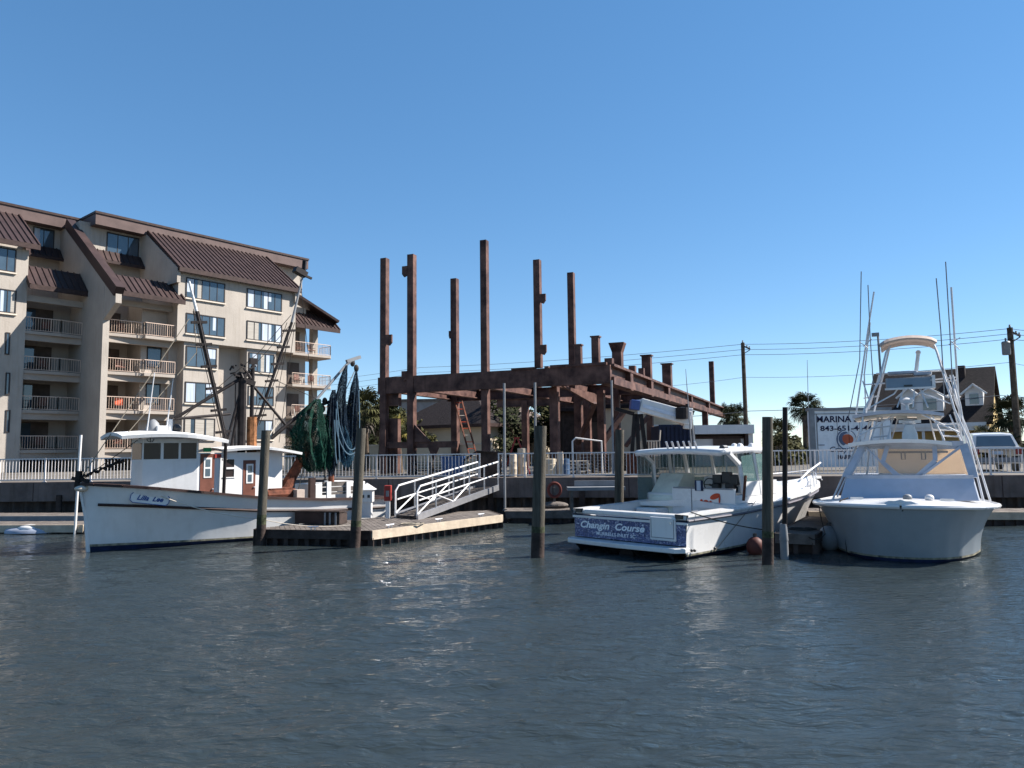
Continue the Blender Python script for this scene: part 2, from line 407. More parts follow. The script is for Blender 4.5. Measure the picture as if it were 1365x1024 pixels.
# core walls
BTC, BTB = -6.2, -9.2
W.bx(aFinC-.1, aE1-1.6, BK-10, BK, GZ-.1, fl(0)+.05); W.bx(aL, aFinC-.1, BK-10, BKB, GZ-.1, fl(0)+.045)               # body behind everything
W.bx(aL, aFinC-.1, BK-10, BTB, fl(0)+.05, zTopB+.3); W.bx(aFinC-.1, at(403, 360, BTC)[0], BK-10, BTC, fl(0)+.05, zTopB+.3)
W.bx(aL, aB0, BKB, bA, GZ, fl(-1)+.1); W.bx(aL, aB0-.02, BTB, BKB, fl(0), fl(-1)+.1)                        # section A front block
W.bx(aFinB, aFinC, BKB, -.25, GZ, fl(-0)+.4)                  # fin pier between the recesses
W.bx(aD0, aD1, BK, -1.3, GZ, zOver)                          # wing D lower (set back)
W.bx(aD0, aD1, BK, 0, zOver, fl(-1)+.15); W.bx(aD0+.01, aD1-.01, BTC, BK, fl(0), fl(-1)+.13)                     # wing D upper (cantilever)
W.bx(aD0-2.0, aD0, BK, -1.6, GZ, fl(0)-.1)                     # strip with the narrow windows
# bays under the cantilever
bays = [(at(246, 500, -.2)[0], at(289, 500, -.2)[0]), (at(330, 500, -.2)[0], at(366, 500, -.2)[0])]
for a0, a1 in bays: W.bx(a0-.1, a1+.12, -1.3, -.2, GZ, zOver-.003)
zE_ = at(233, 355, .35)[1]
# slanted fin walls reaching up to the roof
def fin(a, bo, zb, bi, zt, t=.3):
    W.prism([(a-t, bo, zb), (a-t, bo, zb-2.0), (a-t, bi-1, zb-2.0), (a-t, bi-1, zt), (a-t, bi, zt)], (0, 0, 0)) if False else None
    W.add([(a-t, bo, zb), (a-t, bo, zb-1.6), (a-t, bi, zb-1.6), (a-t, bi, zt), (a, bo, zb), (a, bo, zb-1.6), (a, bi, zb-1.6), (a, bi, zt)],
          [(0, 1, 2, 3), (7, 6, 5, 4), (0, 4, 5, 1), (1, 5, 6, 2), (2, 6, 7, 3), (3, 7, 4, 0)])
bF, zFinB = K.hita(163, 388, aFinC); zFinT = zTopB+.1
prof_ = [(bF, zFinB), (bF, zFinB-.9), (-.25, zFinB-1.9), (BTB, zFinB-1.9), (BTB, zFinT+.6), (-7.4, zFinT)]
W.prism([(aFinC-.02, b_, z) for b_, z in prof_], (-(aFinC-aFinB-.04), 0, 0))
for a_ in (aD0+.02, aD1+.02): W.prism([(a_, b_, z) for b_, z in ((.3, zE_-.05), (.3, zE_-1.2), (BTC, zE_-1.2), (BTC, zTopB), (-5.2, zTopB))], (-.28, 0, 0))
W.build('wall', M['stucco'], condo)
# right end (section E): posts, back wall, slabs
E = MB(K)
aEp = aE1-.75
E.bx(aD1, aE1-2.4, -3.1, -1.6, GZ, fl(-1)-1.3)
E.bx(aEp-.55, aEp, -2.6, -2.0, GZ, fl(0)+.3)
E.build('end_wall', M['stucco'], condo)

# roofs -----------------------------------------------------------------
RM = M['roof_metal']
def mansard(a0, a1, bi, zi, bo, zo, th=.16, ribs=.42, drop=.34, name='mansard_roof'):
    m = MB(K)
    n = max(1, int((a1-a0)/ribs))
    m.add([(a0, bi, zi), (a1, bi, zi), (a1, bo, zo), (a0, bo, zo), (a0, bi, zi-th), (a1, bi, zi-th), (a1, bo, zo-th), (a0, bo, zo-th)],
          [(0, 1, 2, 3), (7, 6, 5, 4), (0, 4, 5, 1), (1, 5, 6, 2), (2, 6, 7, 3), (3, 7, 4, 0)])
    o = m.build(name, RM, condo)
    rb = MB(K)
    for i in range(n+1):
        a = a0+(a1-a0)*i/n
        rb.bar((a, bi, zi+.03), (a, bo, zo+.03), .06, .1)
    rb.build('seam', RM, o)
    fb = MB(K); fb.bx(a0-.04, a1+.04, bo-.04, bo+.08, zo-drop, zo+.02); fb.bar((a0-.02, bi, zi-.06), (a0-.02, bo, zo-.1), .1, .34); fb.bar((a1+.02, bi, zi-.06), (a1+.02, bo, zo-.1), .1, .34)
    fb.build('eave_fascia', M['dark_trim'], o)
    return o
# big mansards on wing D and section A
a0 = at(233, 357, .35)[0]; a1 = at(396, 386, .35)[0]
zE = at(233, 355, .35)[1]
mansard(aD0-.15, aD1+.2, -5.2, zTopB+.3, .45, zE)
mansard(aL, at(53, 326, bA+.5)[0], -8.1, zTopB+.25, bA+.5, at(45, 326, bA+.5)[1])
# fin caps (sloped brown strips)
fc = MB(K)
fc.bar((aFinC-.24, -7.9, zTopB+.35), (aFinC-.24, bF+.1, zFinB-.1), .62, .75)
fc.build('fin_cap', RM, condo)
# right end gable slope
eg = MB(K)
ze0 = at(450, 436, -1.0)[1]
def slope_end():
    a_t = aD1+.2; zt = zTopB-.4
    m = MB(K)
    m.add([(aD1+.2, -3.4, fl(-1)+.9), (aD1+.2, .2, fl(-1)-.2), (aE1+.5, .2, ze0), (aE1+.5, -3.4, ze0)], [(0, 1, 2, 3)])
    return m
aprE = at(397, 415, -.9)
o = mansard(aD1+.15, aE1+.3, -2.2, at(400, 412, -2.2)[1], -.1, at(400, 432, -.1)[1])
rk = MB(K); rk.bar((aD1+.3, -2.4, zE+.4), (aE1+.45, -1.0, at(452, 432, -1)[1]), 2.2, .22); rk.build('rake_roof', RM, condo)
# aprons over top balconies and below the set back windows
yB = at(80, 393, .3)[1]
mansard(at(40,385,bA+.6)[0], aFinB+.05, bA-1.2, at(85, 362, bA-1.2)[1], bA+.6, at(85, 385, bA+.6)[1])
mansard(aFinC-.1, aD0+.25, -1.3, at(190, 372, -1.3)[1], .6, at(190, 392, .6)[1])
mansard(at(36, 340, BTB+.8)[0], at(96, 340, BTB+.8)[0], BTB+.1, at(70, 331, BTB+.1)[1], BTB+.9, at(70, 343, BTB+.9)[1], drop=.2)
mansard(at(126, 345, BTC+.8)[0], at(204, 345, BTC+.8)[0], BTC+.1, at(165, 339, BTC+.1)[1], BTC+.9, at(165, 351, BTC+.9)[1], drop=.2)
# flat roof with brown fascia band
fr = MB(K)
aPk = at(128, 282, -5.2)[0]
fr.bx(aPk, at(411, 352, -5.2)[0], BK-10.2, -5.2, zTopB, zTop)
fr.bx(aL, aPk, BK-10.2, -8.2, zTopB+.004, zTop-.003)
fr.build('roof_fascia', M['fascia'], condo)
cp = MB(K); cp.bx(aPk-.06, at(411.5, 352, -5.2)[0], -5.26, -5.12, zTop-.12, zTop+.06); cp.bx(aPk-.06, aPk+.06, -8.2, -5.26, zTop-.12, zTop+.06); cp.bx(aL, aPk-.06, -8.26, -8.12, zTop-.12, zTop+.06); cp.build('roof_edge', M['dark_trim'], condo)

# windows ---------------------------------------------------------------
def window(px0, px1, py, hh, b, n=4, curtain=(0, 1, 2, 3), aa=None, zz=None, sill=True):
    a0, z0 = at(px0, py, b) if aa is None else (aa[0], zz)
    a1 = at(px1, py, b)[0] if aa is None else aa[1]
    f = MB(K); z1 = z0+hh
    for a in (a0, a1): f.bx(a-.04, a+.04, b-.02, b+.05, z0, z1)
    for z in (z0, z1): f.bx(a0-.04, a1+.04, b-.02, b+.055, z-.04, z+.04)
    for i in range(1, n): 
        a = a0+(a1-a0)*i/n; f.bx(a-.025, a+.025, b-.02, b+.045, z0+.04, z1-.04)
    fo = f.build('window', M['win_frame'], condo)
    g = MB(K); g.bx(a0+.01, a1-.01, b-.02, b+.022, z0+.01, z1-.01); g.build('pane', M['pane'], fo)
    rc = random.Random(int(abs(z0*31+a0*17)*10)); curtain = [i for i in range(n) if rc.random() < (.62 if curtain else .3)] if n > 1 else []
    for i in curtain:
        w = (a1-a0)/n; c = MB(K)
        l_ = a0+w*i+.04+w*rc.choice((0, 0, .35, .1)); c.bx(l_, min(a0+w*(i+1)-.04, l_+w*rc.choice((.9, .55, .9, .4))), b+.022, b+.024, z0+.05+(z1-z0)*rc.choice((0, 0, 0, .45, .25)), z1-.05)
        c.build('curtain', rc.choice((M['curtain'], M['curtain'], M['blind'])), fo)
    if sill:
        s_ = MB(K); s_.bx(a0-.1, a1+.1, b-.02, b+.13, z0-.15, z0-.045); s_.build('sill', M['win_sill'], fo)
    return fo
for k in (0, 1):
    y = (396, 443.5)[k]
    window(248, 299, y, 1.55, 0, 5, (0, 1, 3, 4) if k == 0 else (0, 3))
    window(329, 375, (409, 452)[k], 1.55, 0, 5, (1,) if k == 0 else (1, 3))
for k, y in enumerate((489, 536, 580)):
    a0, a1 = bays[0]; z = fl(k+2)+.75
    window(0, 0, 0, 1.6, -.2, 3, (1,) if k != 1 else (2,), (a0+.1, a1-.1), z)
    a0, a1 = bays[1]
    window(0, 0, 0, 1.6, -.2, 3, (0, 1) if k == 0 else (), (a0+.1, a1-.1), z)
for k in (2, 3): window(226, 241, 0, 1.6, -1.6, 1, (), (aD0-1.5, aD0-.45), fl(k)+.62, sill=False)
window(142, 184, 338, 1.75, BTC, 3, ())
window(44, 71, 329, 1.6, BTB, 2, (1,))
for y in (358, 414): window(-14, 20, y, 1.6, bA, 3, (1, 2))
for y in (472, 526, 576): window(7, 11.5, y, 1.5, bA, 1, (), sill=False)
window(384, 390, 360, .9, -2.0, 1, (), sill=False) if False else None

# balconies -------------------------------------------------------------
def balcony(pts, zf, name='balcony', rails=True, post_every=1.6):
    """pts: polyline of the outer edge in (a,b); slab reaches back to the recess wall"""
    bk_ = BKB if pts[0][0] < aFinB-1 else BK
    poly = [(a, b_, zf-.14) for a, b_ in pts]+[(pts[-1][0], bk_, zf-.14), (pts[0][0], bk_, zf-.14)]
    m = MB(K); m.prism(poly, (0, 0, .22)); so = m.build(name, M['stucco_in'], condo)
    if not rails: return so
    r = MB(K)
    for (a0, b0), (a1, b1) in zip(pts, pts[1:]):
        L = math.hypot(a1-a0, b1-b0)
        p = lambda t, z: (a0+(a1-a0)*t, b0-.06+(b1-b0)*t, zf+z)
        r.bar(p(0, 1.08), p(1, 1.08), .05, .05); r.bar(p(0, .16), p(1, .16), .035, .035)
        n = max(1, int(L/.16))
        for i in range(n+1): r.bar(p(i/n, .16), p(i/n, 1.08), *(((.045, .045)) if i % 10 == 0 or i == n else (.02, .02)))
    r.build('balcony_railing', M['bal_rail'], so)
    return so
BB = MB(K); DR = MB(K); GL = MB(K)
spots = []
for k in (1, 2, 3, 4):
    zf = fl(k)-.1
    balcony([(aB0+.02, bA-.1), (aB0+(aFinB-aB0)*.6, bA+.12), (aFinB-.02, bA-.1)], zf)
    am = aFinC+(aD0-aFinC)*.52
    balcony([(aFinC+.02, -.7), (am, -.45), (am, -.1), (aD0-.02, -.1)], zf)
    balcony([(aD1+.02, -.35), (aE1-.5, -.35), (aE1-.05, -.9), (aE1-.05, -2.6)], zf) if k < 4 else None
    # dark doors and lintels
    for (x0, x1) in ((aB0+.3, aFinB-1.2), (aFinC+.1, aD0-2.6)):
        zb = zf+.08; bk = BKB if x0 < aFinB-1 else BK
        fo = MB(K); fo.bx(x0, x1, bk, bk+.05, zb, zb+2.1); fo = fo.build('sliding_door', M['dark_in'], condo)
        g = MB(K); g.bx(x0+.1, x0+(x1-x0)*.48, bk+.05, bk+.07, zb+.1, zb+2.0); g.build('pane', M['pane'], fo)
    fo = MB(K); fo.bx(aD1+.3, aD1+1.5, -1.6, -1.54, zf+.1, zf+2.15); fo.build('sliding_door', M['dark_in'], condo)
    spots += [(aFinC+1.3, -1.3, zf+.08), (aD1+1.0, -.95, zf+.08), (aD1+2.4, -.95, zf+.08), (aB0+1.6, -4.9, zf+.08)]
# downstand beams above each recess, and dark ground floor openings
for k in (0, 1, 2, 3, 4):
    z = fl(k)-.24
    LB = MB(K); LB.bx(aB0, aFinB, bA-.55, bA-.2, z-.45, z); LB.build('lintel', M['stucco_in'], condo); LB = MB(K); LB.bx(aFinC, aD0, -1.1, -.8, z-.45, z); LB.build('lintel', M['stucco_in'], condo)
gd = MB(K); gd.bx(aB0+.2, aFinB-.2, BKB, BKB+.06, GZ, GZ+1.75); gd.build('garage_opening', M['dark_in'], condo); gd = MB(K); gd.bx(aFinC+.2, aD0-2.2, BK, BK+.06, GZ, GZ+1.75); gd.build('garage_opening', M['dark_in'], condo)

# patio chairs on the balconies (small in the picture)
pc = thing('patio_chair', 'brown patio chair on an end balcony of the apartment block', 'chair', (0, 0, 0), 'patio chairs on the apartment balconies')
def chair_parts(root, mt):
    s_ = MB(); s_.box((0, 0, .42), (.5, .48, .06)); s_.build('seat', mt, root)
    s_ = MB(); s_.add([(-.25, .2, .45), (.25, .2, .45), (.25, .34, .98), (-.25, .34, .98), (-.25, .24, .45), (.25, .24, .45), (.25, .38, .98), (-.25, .38, .98)],
                      [(0, 1, 2, 3), (7, 6, 5, 4), (0, 4, 5, 1), (1, 5, 6, 2), (2, 6, 7, 3), (3, 7, 4, 0)]); s_.build('backrest', mt, root)
    for i in (-1, 1):
        for j in (-1, 1):
            s_ = MB(); s_.bar((i*.22, j*.2, 0), (i*.22, j*.2, .4), .045, .045); s_.build('leg', M['win_frame'], root)
        s_ = MB(); s_.bar((i*.26, -.2, .64), (i*.26, .26, .64), .05, .04); s_.build('armrest', mt, root)
chair_parts(pc, M['door'])
lab = {0: 'dark patio chair on a recessed middle balcony of the apartment block', 1: 'brown patio chair on an end balcony near the wall of the wing',
       2: 'brown patio chair on an end balcony near the outer post', 3: 'dark patio chair on a shaded left recessed balcony'}
LV = ('topmost', 'second highest', 'third highest', 'lowest')
CLM = ('right hand recessed', 'end wing (inner seat)', 'end wing (outer seat)', 'left hand recessed')
labf = lambda i: 'brown patio chair on the %s %s balcony' % (LV[i//4], CLM[i % 4].split(' (')[0]) + ((', nearer the ' + ('wall' if i % 4 == 1 else 'post')) if i % 4 in (1, 2) else '')
for i, s_ in enumerate(spots):
    if i >= 12 and i % 4 in (1, 2): continue
    if i == 8: continue
    p = K(s_); ang = math.atan2(K.a.y, K.a.x)+random.uniform(-.6, .6)
    if i == 0: pc.location = p; pc.rotation_euler = (0, 0, ang); pc['label'] = labf(0)
    else: dup(pc, p, ang, labf(i))
oc = thing('patio_chair', 'orange draped patio chair on the third recessed balcony', 'chair', (0, 0, 0), 'patio chairs on the apartment balconies')
chair_parts(oc, mat('orange_cloth', (0.55, 0.12, 0.06), 0.8)); oc.location = K((aFinC+1.2, -1.1, fl(3)-.02)); oc.rotation_euler = (0, 0, .5)
# ================================================================== RUSTY STEEL FRAME
S = Frame(P(810, 485, 34.0), (-.9225, .386), (.386, .9225))     # a to the left along the front, b to the back
S.o.z = 0
frame = thing('steel_frame', 'unfinished frame of rusty red steel columns and beams standing behind the railing', 'steel frame', S((5, 6, GZ)))
zB = P(810, 485, 34.0).z             # top of the front beam
ST = M['rust']
LF = S.hit(508, 515, 0)[0]           # left end of front beam
def ibeam(m, p0, p1, zt, h, fw=.36, ft=.05, wt=.04):
    p0 = Vector(p0); p1 = Vector(p1)
    for z in (zt-ft/2, zt-h+ft/2): m.bar((p0.x, p0.y, z), (p1.x, p1.y, z), fw, ft)
    m.bar((p0.x, p0.y, zt-h/2), (p1.x, p1.y, zt-h/2), wt, h-2*ft)
# front beam (boxed) and right beam, second beam further in, cross joists
m = MB(S); 
m.bx(-.15, LF+.1, -.16, .16, zB-.92, zB-.06)
m.build('front_beam', ST, frame)
m = MB(S); m.bx(0, 2.75, -.24, .24, zB-.06, zB+.06); m.bx(2.85, 3.05, -.2, .2, zB-.06, zB+.02); m.bx(3.6, 4.75, -.24, .24, zB-.06, zB+.02); m.build('flange_plate', ST, frame)
RL = S.hita(968, 548, 0)[0]
m = MB(S); m.bx(-.30, .34, .05, RL, zB-.12, zB); m.bx(-.02, .2, .05, RL, zB-.6, zB-.12); m.bx(-.28, .34, .05, RL, zB-.95, zB-.6)
m.build('side_beam', ST, frame)
for bb in (3.3, 8.2, 13.2, 22.0, 31.0):
    m = MB(S); m.bx(-.27, -.02, bb, bb+.55, zB-1.0, zB-.13); m.build('stiffener', ST, frame)
m = MB(S)
for bb in (7.5, 15, 23): ibeam(m, (.2, bb, 0), (LF, bb, 0), zB-.3, .6)
m.build('cross_beam', ST, frame)
for a in (3.2, 6.6, 10.2, LF-.2):
    m = MB(S); ibeam(m, (a, .2, 0), (a, 15 if a < 9 else 7.5, 0), zB-.18, .62); m.build('joist', ST, frame)
m = MB(S); m.prism([(2.2, -.05, zB-.93), (2.2, 5.2, zB-.93), (2.2, 7.4, zB-1.2), (2.2, 5.0, zB-1.5), (2.2, 1.0, zB-1.05)], (.12, 0, 0)); m.build('haunch', ST, frame)
# columns: pixel x, pixel top, depth b, width
def column(px, py, b, w, brackets=(), zb=GZ, name='column', ztop=None, cap=None):
    a, zt = S.hit(px, py, b)
    if ztop is not None: zt = ztop
    m = MB(S); m.bx(a-w/2, a+w/2, b-w/2, b+w/2, zb, zt)
    c = m.build(name, ST, frame)
    for side, pyb, bw, bh in brackets:
        zc = S.hit(px, pyb, b-w/2)[1]; k = MB(S)
        a0 = a-side*w/2
        k.prism([(a0, b-w/2-.02, zc-bh/2), (a0-side*bw*.6, b-w/2-.02, zc-bh/2-.08), (a0-side*bw, b-w/2-.02, zc-bh/2+.08), (a0-side*bw, b-w/2-.02, zc+bh/2), (a0, b-w/2-.02, zc+bh/2)], (0, .1, 0))
        k.build('bracket', ST, c)
    if cap:
        k = MB(S); fl_ = cap
        if fl_ == 2: k.add([(a-w/2, b-w/2, zt-.35), (a+w/2, b-w/2, zt-.35), (a+w/2, b+w/2, zt-.35), (a-w/2, b+w/2, zt-.35), (a-w*.85, b-w/2, zt), (a+w*.85, b-w/2, zt), (a+w*.85, b+w/2, zt), (a-w*.85, b+w/2, zt)], [(0, 1, 2, 3), (4, 7, 6, 5), (0, 4, 5, 1), (1, 5, 6, 2), (2, 6, 7, 3), (3, 7, 4, 0)])
        k.bx(a-w*(.85 if fl_ == 2 else .68), a+w*(.85 if fl_ == 2 else .68), b-w*.7, b+w*.7, zt, zt+.07)
        k.build('cap_plate', ST, c)
    return a
column(513, 345, -.02, .35, ((1, 453, .38, .5),))
column(549, 340, -.02, .36, ((-1, 360, .3, .5), (-1, 500, .32, .45)))
column(606, 372, 7.5, .40, ((-1, 445, .12, .4),))
column(645.5, 321, .12, .34)
column(716, 347, .1, .32, ((1, 398, .3, .4), (1, 466, .3, .42)), zb=zB)
column(761, 364, 3.5, .33, zb=zB-.9)
column(739, 520, .8, .40, ztop=zB-.9)
column(771, 540, 7.4, .42, ztop=zB-.5)
column(801, 525, 4.0, .36, ztop=zB-.9)
column(783, 540, 15, .42, ztop=zB-.5)
column(822, 545, 7.5, .36, ztop=zB-.5)
column(866, 545, 15, .4, ztop=zB-.5)
column(700, 545, 15, .42, ztop=zB-.5)
column(940, 560, 30, .45, ztop=zB-.9)
# stub columns above the roof beams
def stub(px, pt, b, w, cap=None):
    a, zt = S.hit(px, pt, b)
    m = MB(S); m.bx(a-w/2, a+w/2, b-w/2, b+w/2, zB-.1, zt); c = m.build('stub_column', ST, frame)
    if cap:
        k = MB(S); e = .82 if cap == 2 else .66
        if cap == 2: k.add([(a+i*w/2*(1 if z == 0 else 1.64), b+j*w/2, zt-(.42 if z == 0 else 0)) for z in (0, 1) for i, j in ((-1, -1), (1, -1), (1, 1), (-1, 1))], [(0, 1, 2, 3), (4, 7, 6, 5), (0, 4, 5, 1), (1, 5, 6, 2), (2, 6, 7, 3), (3, 7, 4, 0)])
        k.bx(a-w*e, a+w*e, b-w*.6, b+w*.6, zt, zt+.06); k.build('cap_plate', ST, c)
def stub_side(px, pt, w, cap=None):
    b, z = S.hita(px, pt, .1); 
    stub(px, pt, b, w, cap)
stub(771, 461, .1, .3, 1); stub(794, 450, .1, .34, 1); stub_side(823, 459, .46, 2); stub(812, 478, .25, .36)
stub_side(843, 488, .34); stub_side(855, 491, .3); stub_side(862, 475, .5, 1); stub_side(889, 486, .56, 1); stub_side(948, 482, .42)
# horizontal girts and gussets on the left bay
m = MB(S); a1 = S.hit(520, 590, 0)[0]; zg = S.hit(560, 592, 0)[1]
m.bx(S.hit(612, 590, .3)[0], LF, -.03, .12, zg-.2, zg+.12); m.build('girt', ST, frame)
a2 = S.hit(549, 590, 0)[0]
m = MB(S); m.prism([(a2-.2, -.1, zg+.1), (a2-1.15, -.1, zg+.1), (a2-.2, -.1, zg+1.0)], (0, .08, 0)); m.prism([(a2-1.0, -.1, zg-.2), (a2-1.6, -.1, zg-.2), (a2-1.3, -.1, zg-.85)], (0, .08, 0)); m.build('gusset', ST, frame)
m = MB(S); m.bx(LF-.3, LF-.9, .2, .5, GZ, zB-2.2); m.bx(LF-.3, LF-1.0, .1, .4, zB-1.55, zB-.9); m.build('panel', ST, frame)
# diagonal braces
def bpt(px, py, b): a, z = S.hit(px, py, b); return (a, b, z)
m = MB(S); m.bar(bpt(770, 592, 6), bpt(793, 537, 5), .22, .2); m.build('brace', ST, frame)
m = MB(S); m.bar(bpt(800, 596, 5), bpt(832, 548, 6), .3, .25); m.build('brace', ST, frame)
m = MB(S); m.bar(bpt(834, 595, 12), bpt(866, 552, 13), .28, .2); m.build('brace', ST, frame)
m = MB(S); m.bar(bpt(640, 520, 7.5), bpt(600, 528, 7.5), .25, .2); m.build('brace', ST, frame)
# conduit poles in front of the beams
for i, (px, pt, pb, lab) in enumerate(((672, 511, 690, 'thin grey pole in front of the gangway head and the dark tree'), (713, 510, 640, 'thin grey pole rising right behind the thick central piling'), (815, 507, 600, 'thin pale pole hanging below the near corner of the steel frame'))):
    q = P(px, pt, 30.3 if i < 2 else 33.0); q2 = P(px+(1 if i != 2 else 2), pb, 30.3 if i < 2 else 33.0)
    pz = GZ if i else .3
    m = MB(); m.tube([(q2.x, q2.y, pz), q], .05, 8); m.tube([(q2.x, q2.y, pz), (q2.x+.0, q2.y, pz+.05)], .09, 8); tag(m.build('pole', M['grey'], smooth=True), lab, 'pole', 'thin poles by the steel frame')
# ladder leaning in the frame
ld = thing('ladder', 'orange ladder leaning among the rusty columns before the cream house', 'ladder', S((7.5, 5, GZ)))
p0, p1 = P(627, 612, 41), P(606, 533, 43); d = (p1-p0).normalized(); sx = Vector((.4, .05, 0))
for s_ in (0, 1):
    m = MB(); m.bar(p0+sx*s_, p1+sx*s_, .08, .06); m.build('stile', M['rusty'], ld)
n = 9
for i in range(n):
    q = p0.lerp(p1, (i+.5)/n); m = MB(); m.tube([q, q+sx], .025, 6); m.build('rung', M['orange'] if i % 3 else M['win_sill'], ld)
# ================================================================== BUILDINGS AND TREES BEHIND
def hip_house(name, label, c, w, d, h, rh, ang, wm_, rm, over=.6, ridge=.4):
    r = thing(name, label, 'house', (c[0], c[1], GZ))
    a = Vector((math.cos(ang), math.sin(ang), 0)); F = Frame((c[0], c[1], GZ), a, (-a.y, a.x))
    m = MB(F); m.bx(-w/2, w/2, -d/2, d/2, 0, h); m.build('wall', wm_, r)
    m = MB(F); o = over; rl = w*ridge/2
    m.add([(-w/2-o, -d/2-o, h), (w/2+o, -d/2-o, h), (w/2+o, d/2+o, h), (-w/2-o, d/2+o, h), (-rl, 0, h+rh), (rl, 0, h+rh)], [(0, 1, 5, 4), (1, 2, 5), (2, 3, 4, 5), (3, 0, 4), (3, 2, 1, 0)])
    m.build('roof', rm, r)
    m = MB(F); m.bx(-w/2-o, w/2+o, -d/2-o-.05, -d/2-o, h-.2, h+.05); m.bx(w/2+o, w/2+o+.05, -d/2-o, d/2+o, h-.2, h+.05); m.build('gutter', M['dark_trim'], r)
    return r, F
c = P(612, 600, 58)
hh, HF = hip_house('cream_house', 'low cream house with dark hip roof seen through the left bays of the steel frame', (c.x+.5, c.y+3), 9.5, 7, 3.1, 3.0, -.62, M['cream'], M['shingle'], ridge=.15)
c = P(668, 600, 62)
hip_house('cream_house', 'cream house with weathered shake roof right of the dark hip roof', (c.x, c.y+4), 9, 8, 2.7, 2.6, -.62, M['cream'], M['shingle_lt'], ridge=.3)
m = MB(); p = P(566, 560, 80); m.box((p.x, p.y, GZ+3.2), (5, 4, 6.4))
gt = thing('grey_building', 'plain grey tower block part rising behind the dark hip roof', 'building', (p.x, p.y, GZ)); m.build('wall', M['grey'], gt)
m = MB(); m.box((p.x, p.y, GZ+6.5), (5.4, 4.4, .25)); m.build('roof', M['wood_grey'], gt)
# low cream garden wall with lit patches, behind the left half of the frame
gw = thing('garden_wall', 'low cream wall behind the left columns of the steel frame', 'wall', P(560, 610, 47))
a, b2 = P(380, 612, 50), P(655, 612, 45); m = MB(); dv = (b2-a).normalized()
m.bar((a.x, a.y, GZ+.75), (b2.x, b2.y, GZ+.75), .2, 1.5); m.build('wall', M['cream'], gw)
m = MB(); m.bar((a.x, a.y, GZ+1.55), (b2.x, b2.y, GZ+1.55), .34, .1); m.build('coping', M['win_sill'], gw)
# cream shed with dark opening, seen between the frame and the crane
sh = thing('cream_shed', 'cream wall of a shed behind the jib crane', 'shed', P(850, 605, 50))
p = P(850, 605, 52); m = MB(); m.box((p.x+.5, p.y, GZ+2.0), (5.5, .4, 4.0)); m.build('wall', M['cream'], sh)
m = MB(); m.box((p.x+.5, p.y+.8, GZ+4.1), (6.2, 2.4, .25)); m.build('roof', M['shingle'], sh)
m = MB(); m.box((p.x+1.8, p.y-.22, GZ+1.4), (1.4, .1, 2.8)); m.build('door', M['white_paint'], sh)

# dark open shed under and behind the middle of the frame
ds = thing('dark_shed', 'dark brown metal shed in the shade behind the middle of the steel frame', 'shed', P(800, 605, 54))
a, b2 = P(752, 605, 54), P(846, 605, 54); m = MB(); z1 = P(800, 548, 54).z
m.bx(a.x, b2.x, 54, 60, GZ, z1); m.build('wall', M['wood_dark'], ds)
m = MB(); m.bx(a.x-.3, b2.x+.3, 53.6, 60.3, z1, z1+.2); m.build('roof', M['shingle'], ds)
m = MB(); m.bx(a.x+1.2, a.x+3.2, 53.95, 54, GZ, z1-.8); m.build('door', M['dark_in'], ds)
# white boat shed
ws = thing('white_shed', 'white flat roofed shed with a dark open front behind the cabin cruiser', 'shed', P(970, 600, 48))
A = P(926, 565, 46); B_ = P(1003, 563, 46); wz = A.z-.1
m = MB(); d = Vector((B_.x-A.x, 0, 0)); x0, x1, yf = A.x, B_.x, 46.0
m.bx(x0, x1, yf+.35, yf+.5, GZ, GZ+1.75)                           # lower panels
m.bx(x0-.1, x1, yf-.3, yf+.9, wz-.55, wz)                   # header
m.bx(x1-.35, x1, yf, yf+8, GZ, wz)
m.bx(x0-.2, x0, yf, yf+8, GZ, wz); m.bx(x0, x1, yf+7.8, yf+8, GZ, wz)
m.build('wall', M['white_paint'], ws)
m = MB(); m.bx(x0-.1, x1+.1, yf+.9, yf+8.1, wz-.12, wz+.04); m.build('roof', M['grey'], ws)
m = MB(); m.bx(x0+.1, x1-.4, yf+.8, yf+.9, GZ+1.75, wz-.55); m.bx(x0+1.2, x0+2.9, yf+.25, yf+.36, GZ+.9, GZ+1.7) ; m.build('opening', M['dark_in'], ws)
m = MB(); m.bx(x0, x1-.3, yf+.28, yf+.36, GZ+1.7, GZ+1.85); m.bx(x0+1.7, x0+1.8, yf+.26, yf+.36, GZ, GZ+1.7); m.bx(x1-.5, x1-.3, yf-.05, yf+.3, GZ, wz-.5); m.build('post', M['dark_trim'], ws)
# navy container
nb = thing('blue_container', 'navy blue steel container left of the white shed', 'container', P(895, 605, 41))
p0, p1 = P(880, 600, 41), P(924, 600, 41); m = MB()
m.bx(p0.x, p1.x, 41, 43.5, GZ+.1, GZ+2.4); nv = mat('navy_container', (0.011, 0.016, 0.04), 0.5, var=.25, bump=.1, streak=.3); m.build('body', nv, nb)
m = MB()
for i in range(9):
    x = p0.x+(p1.x-p0.x)*i/8; m.bx(x-.06, x+.06, 40.94, 41, GZ+.15, GZ+2.3)
m.bx(p0.x-.05, p1.x+.05, 40.92, 41.02, GZ+2.3, GZ+2.45); m.build('ribs', nv, nb)

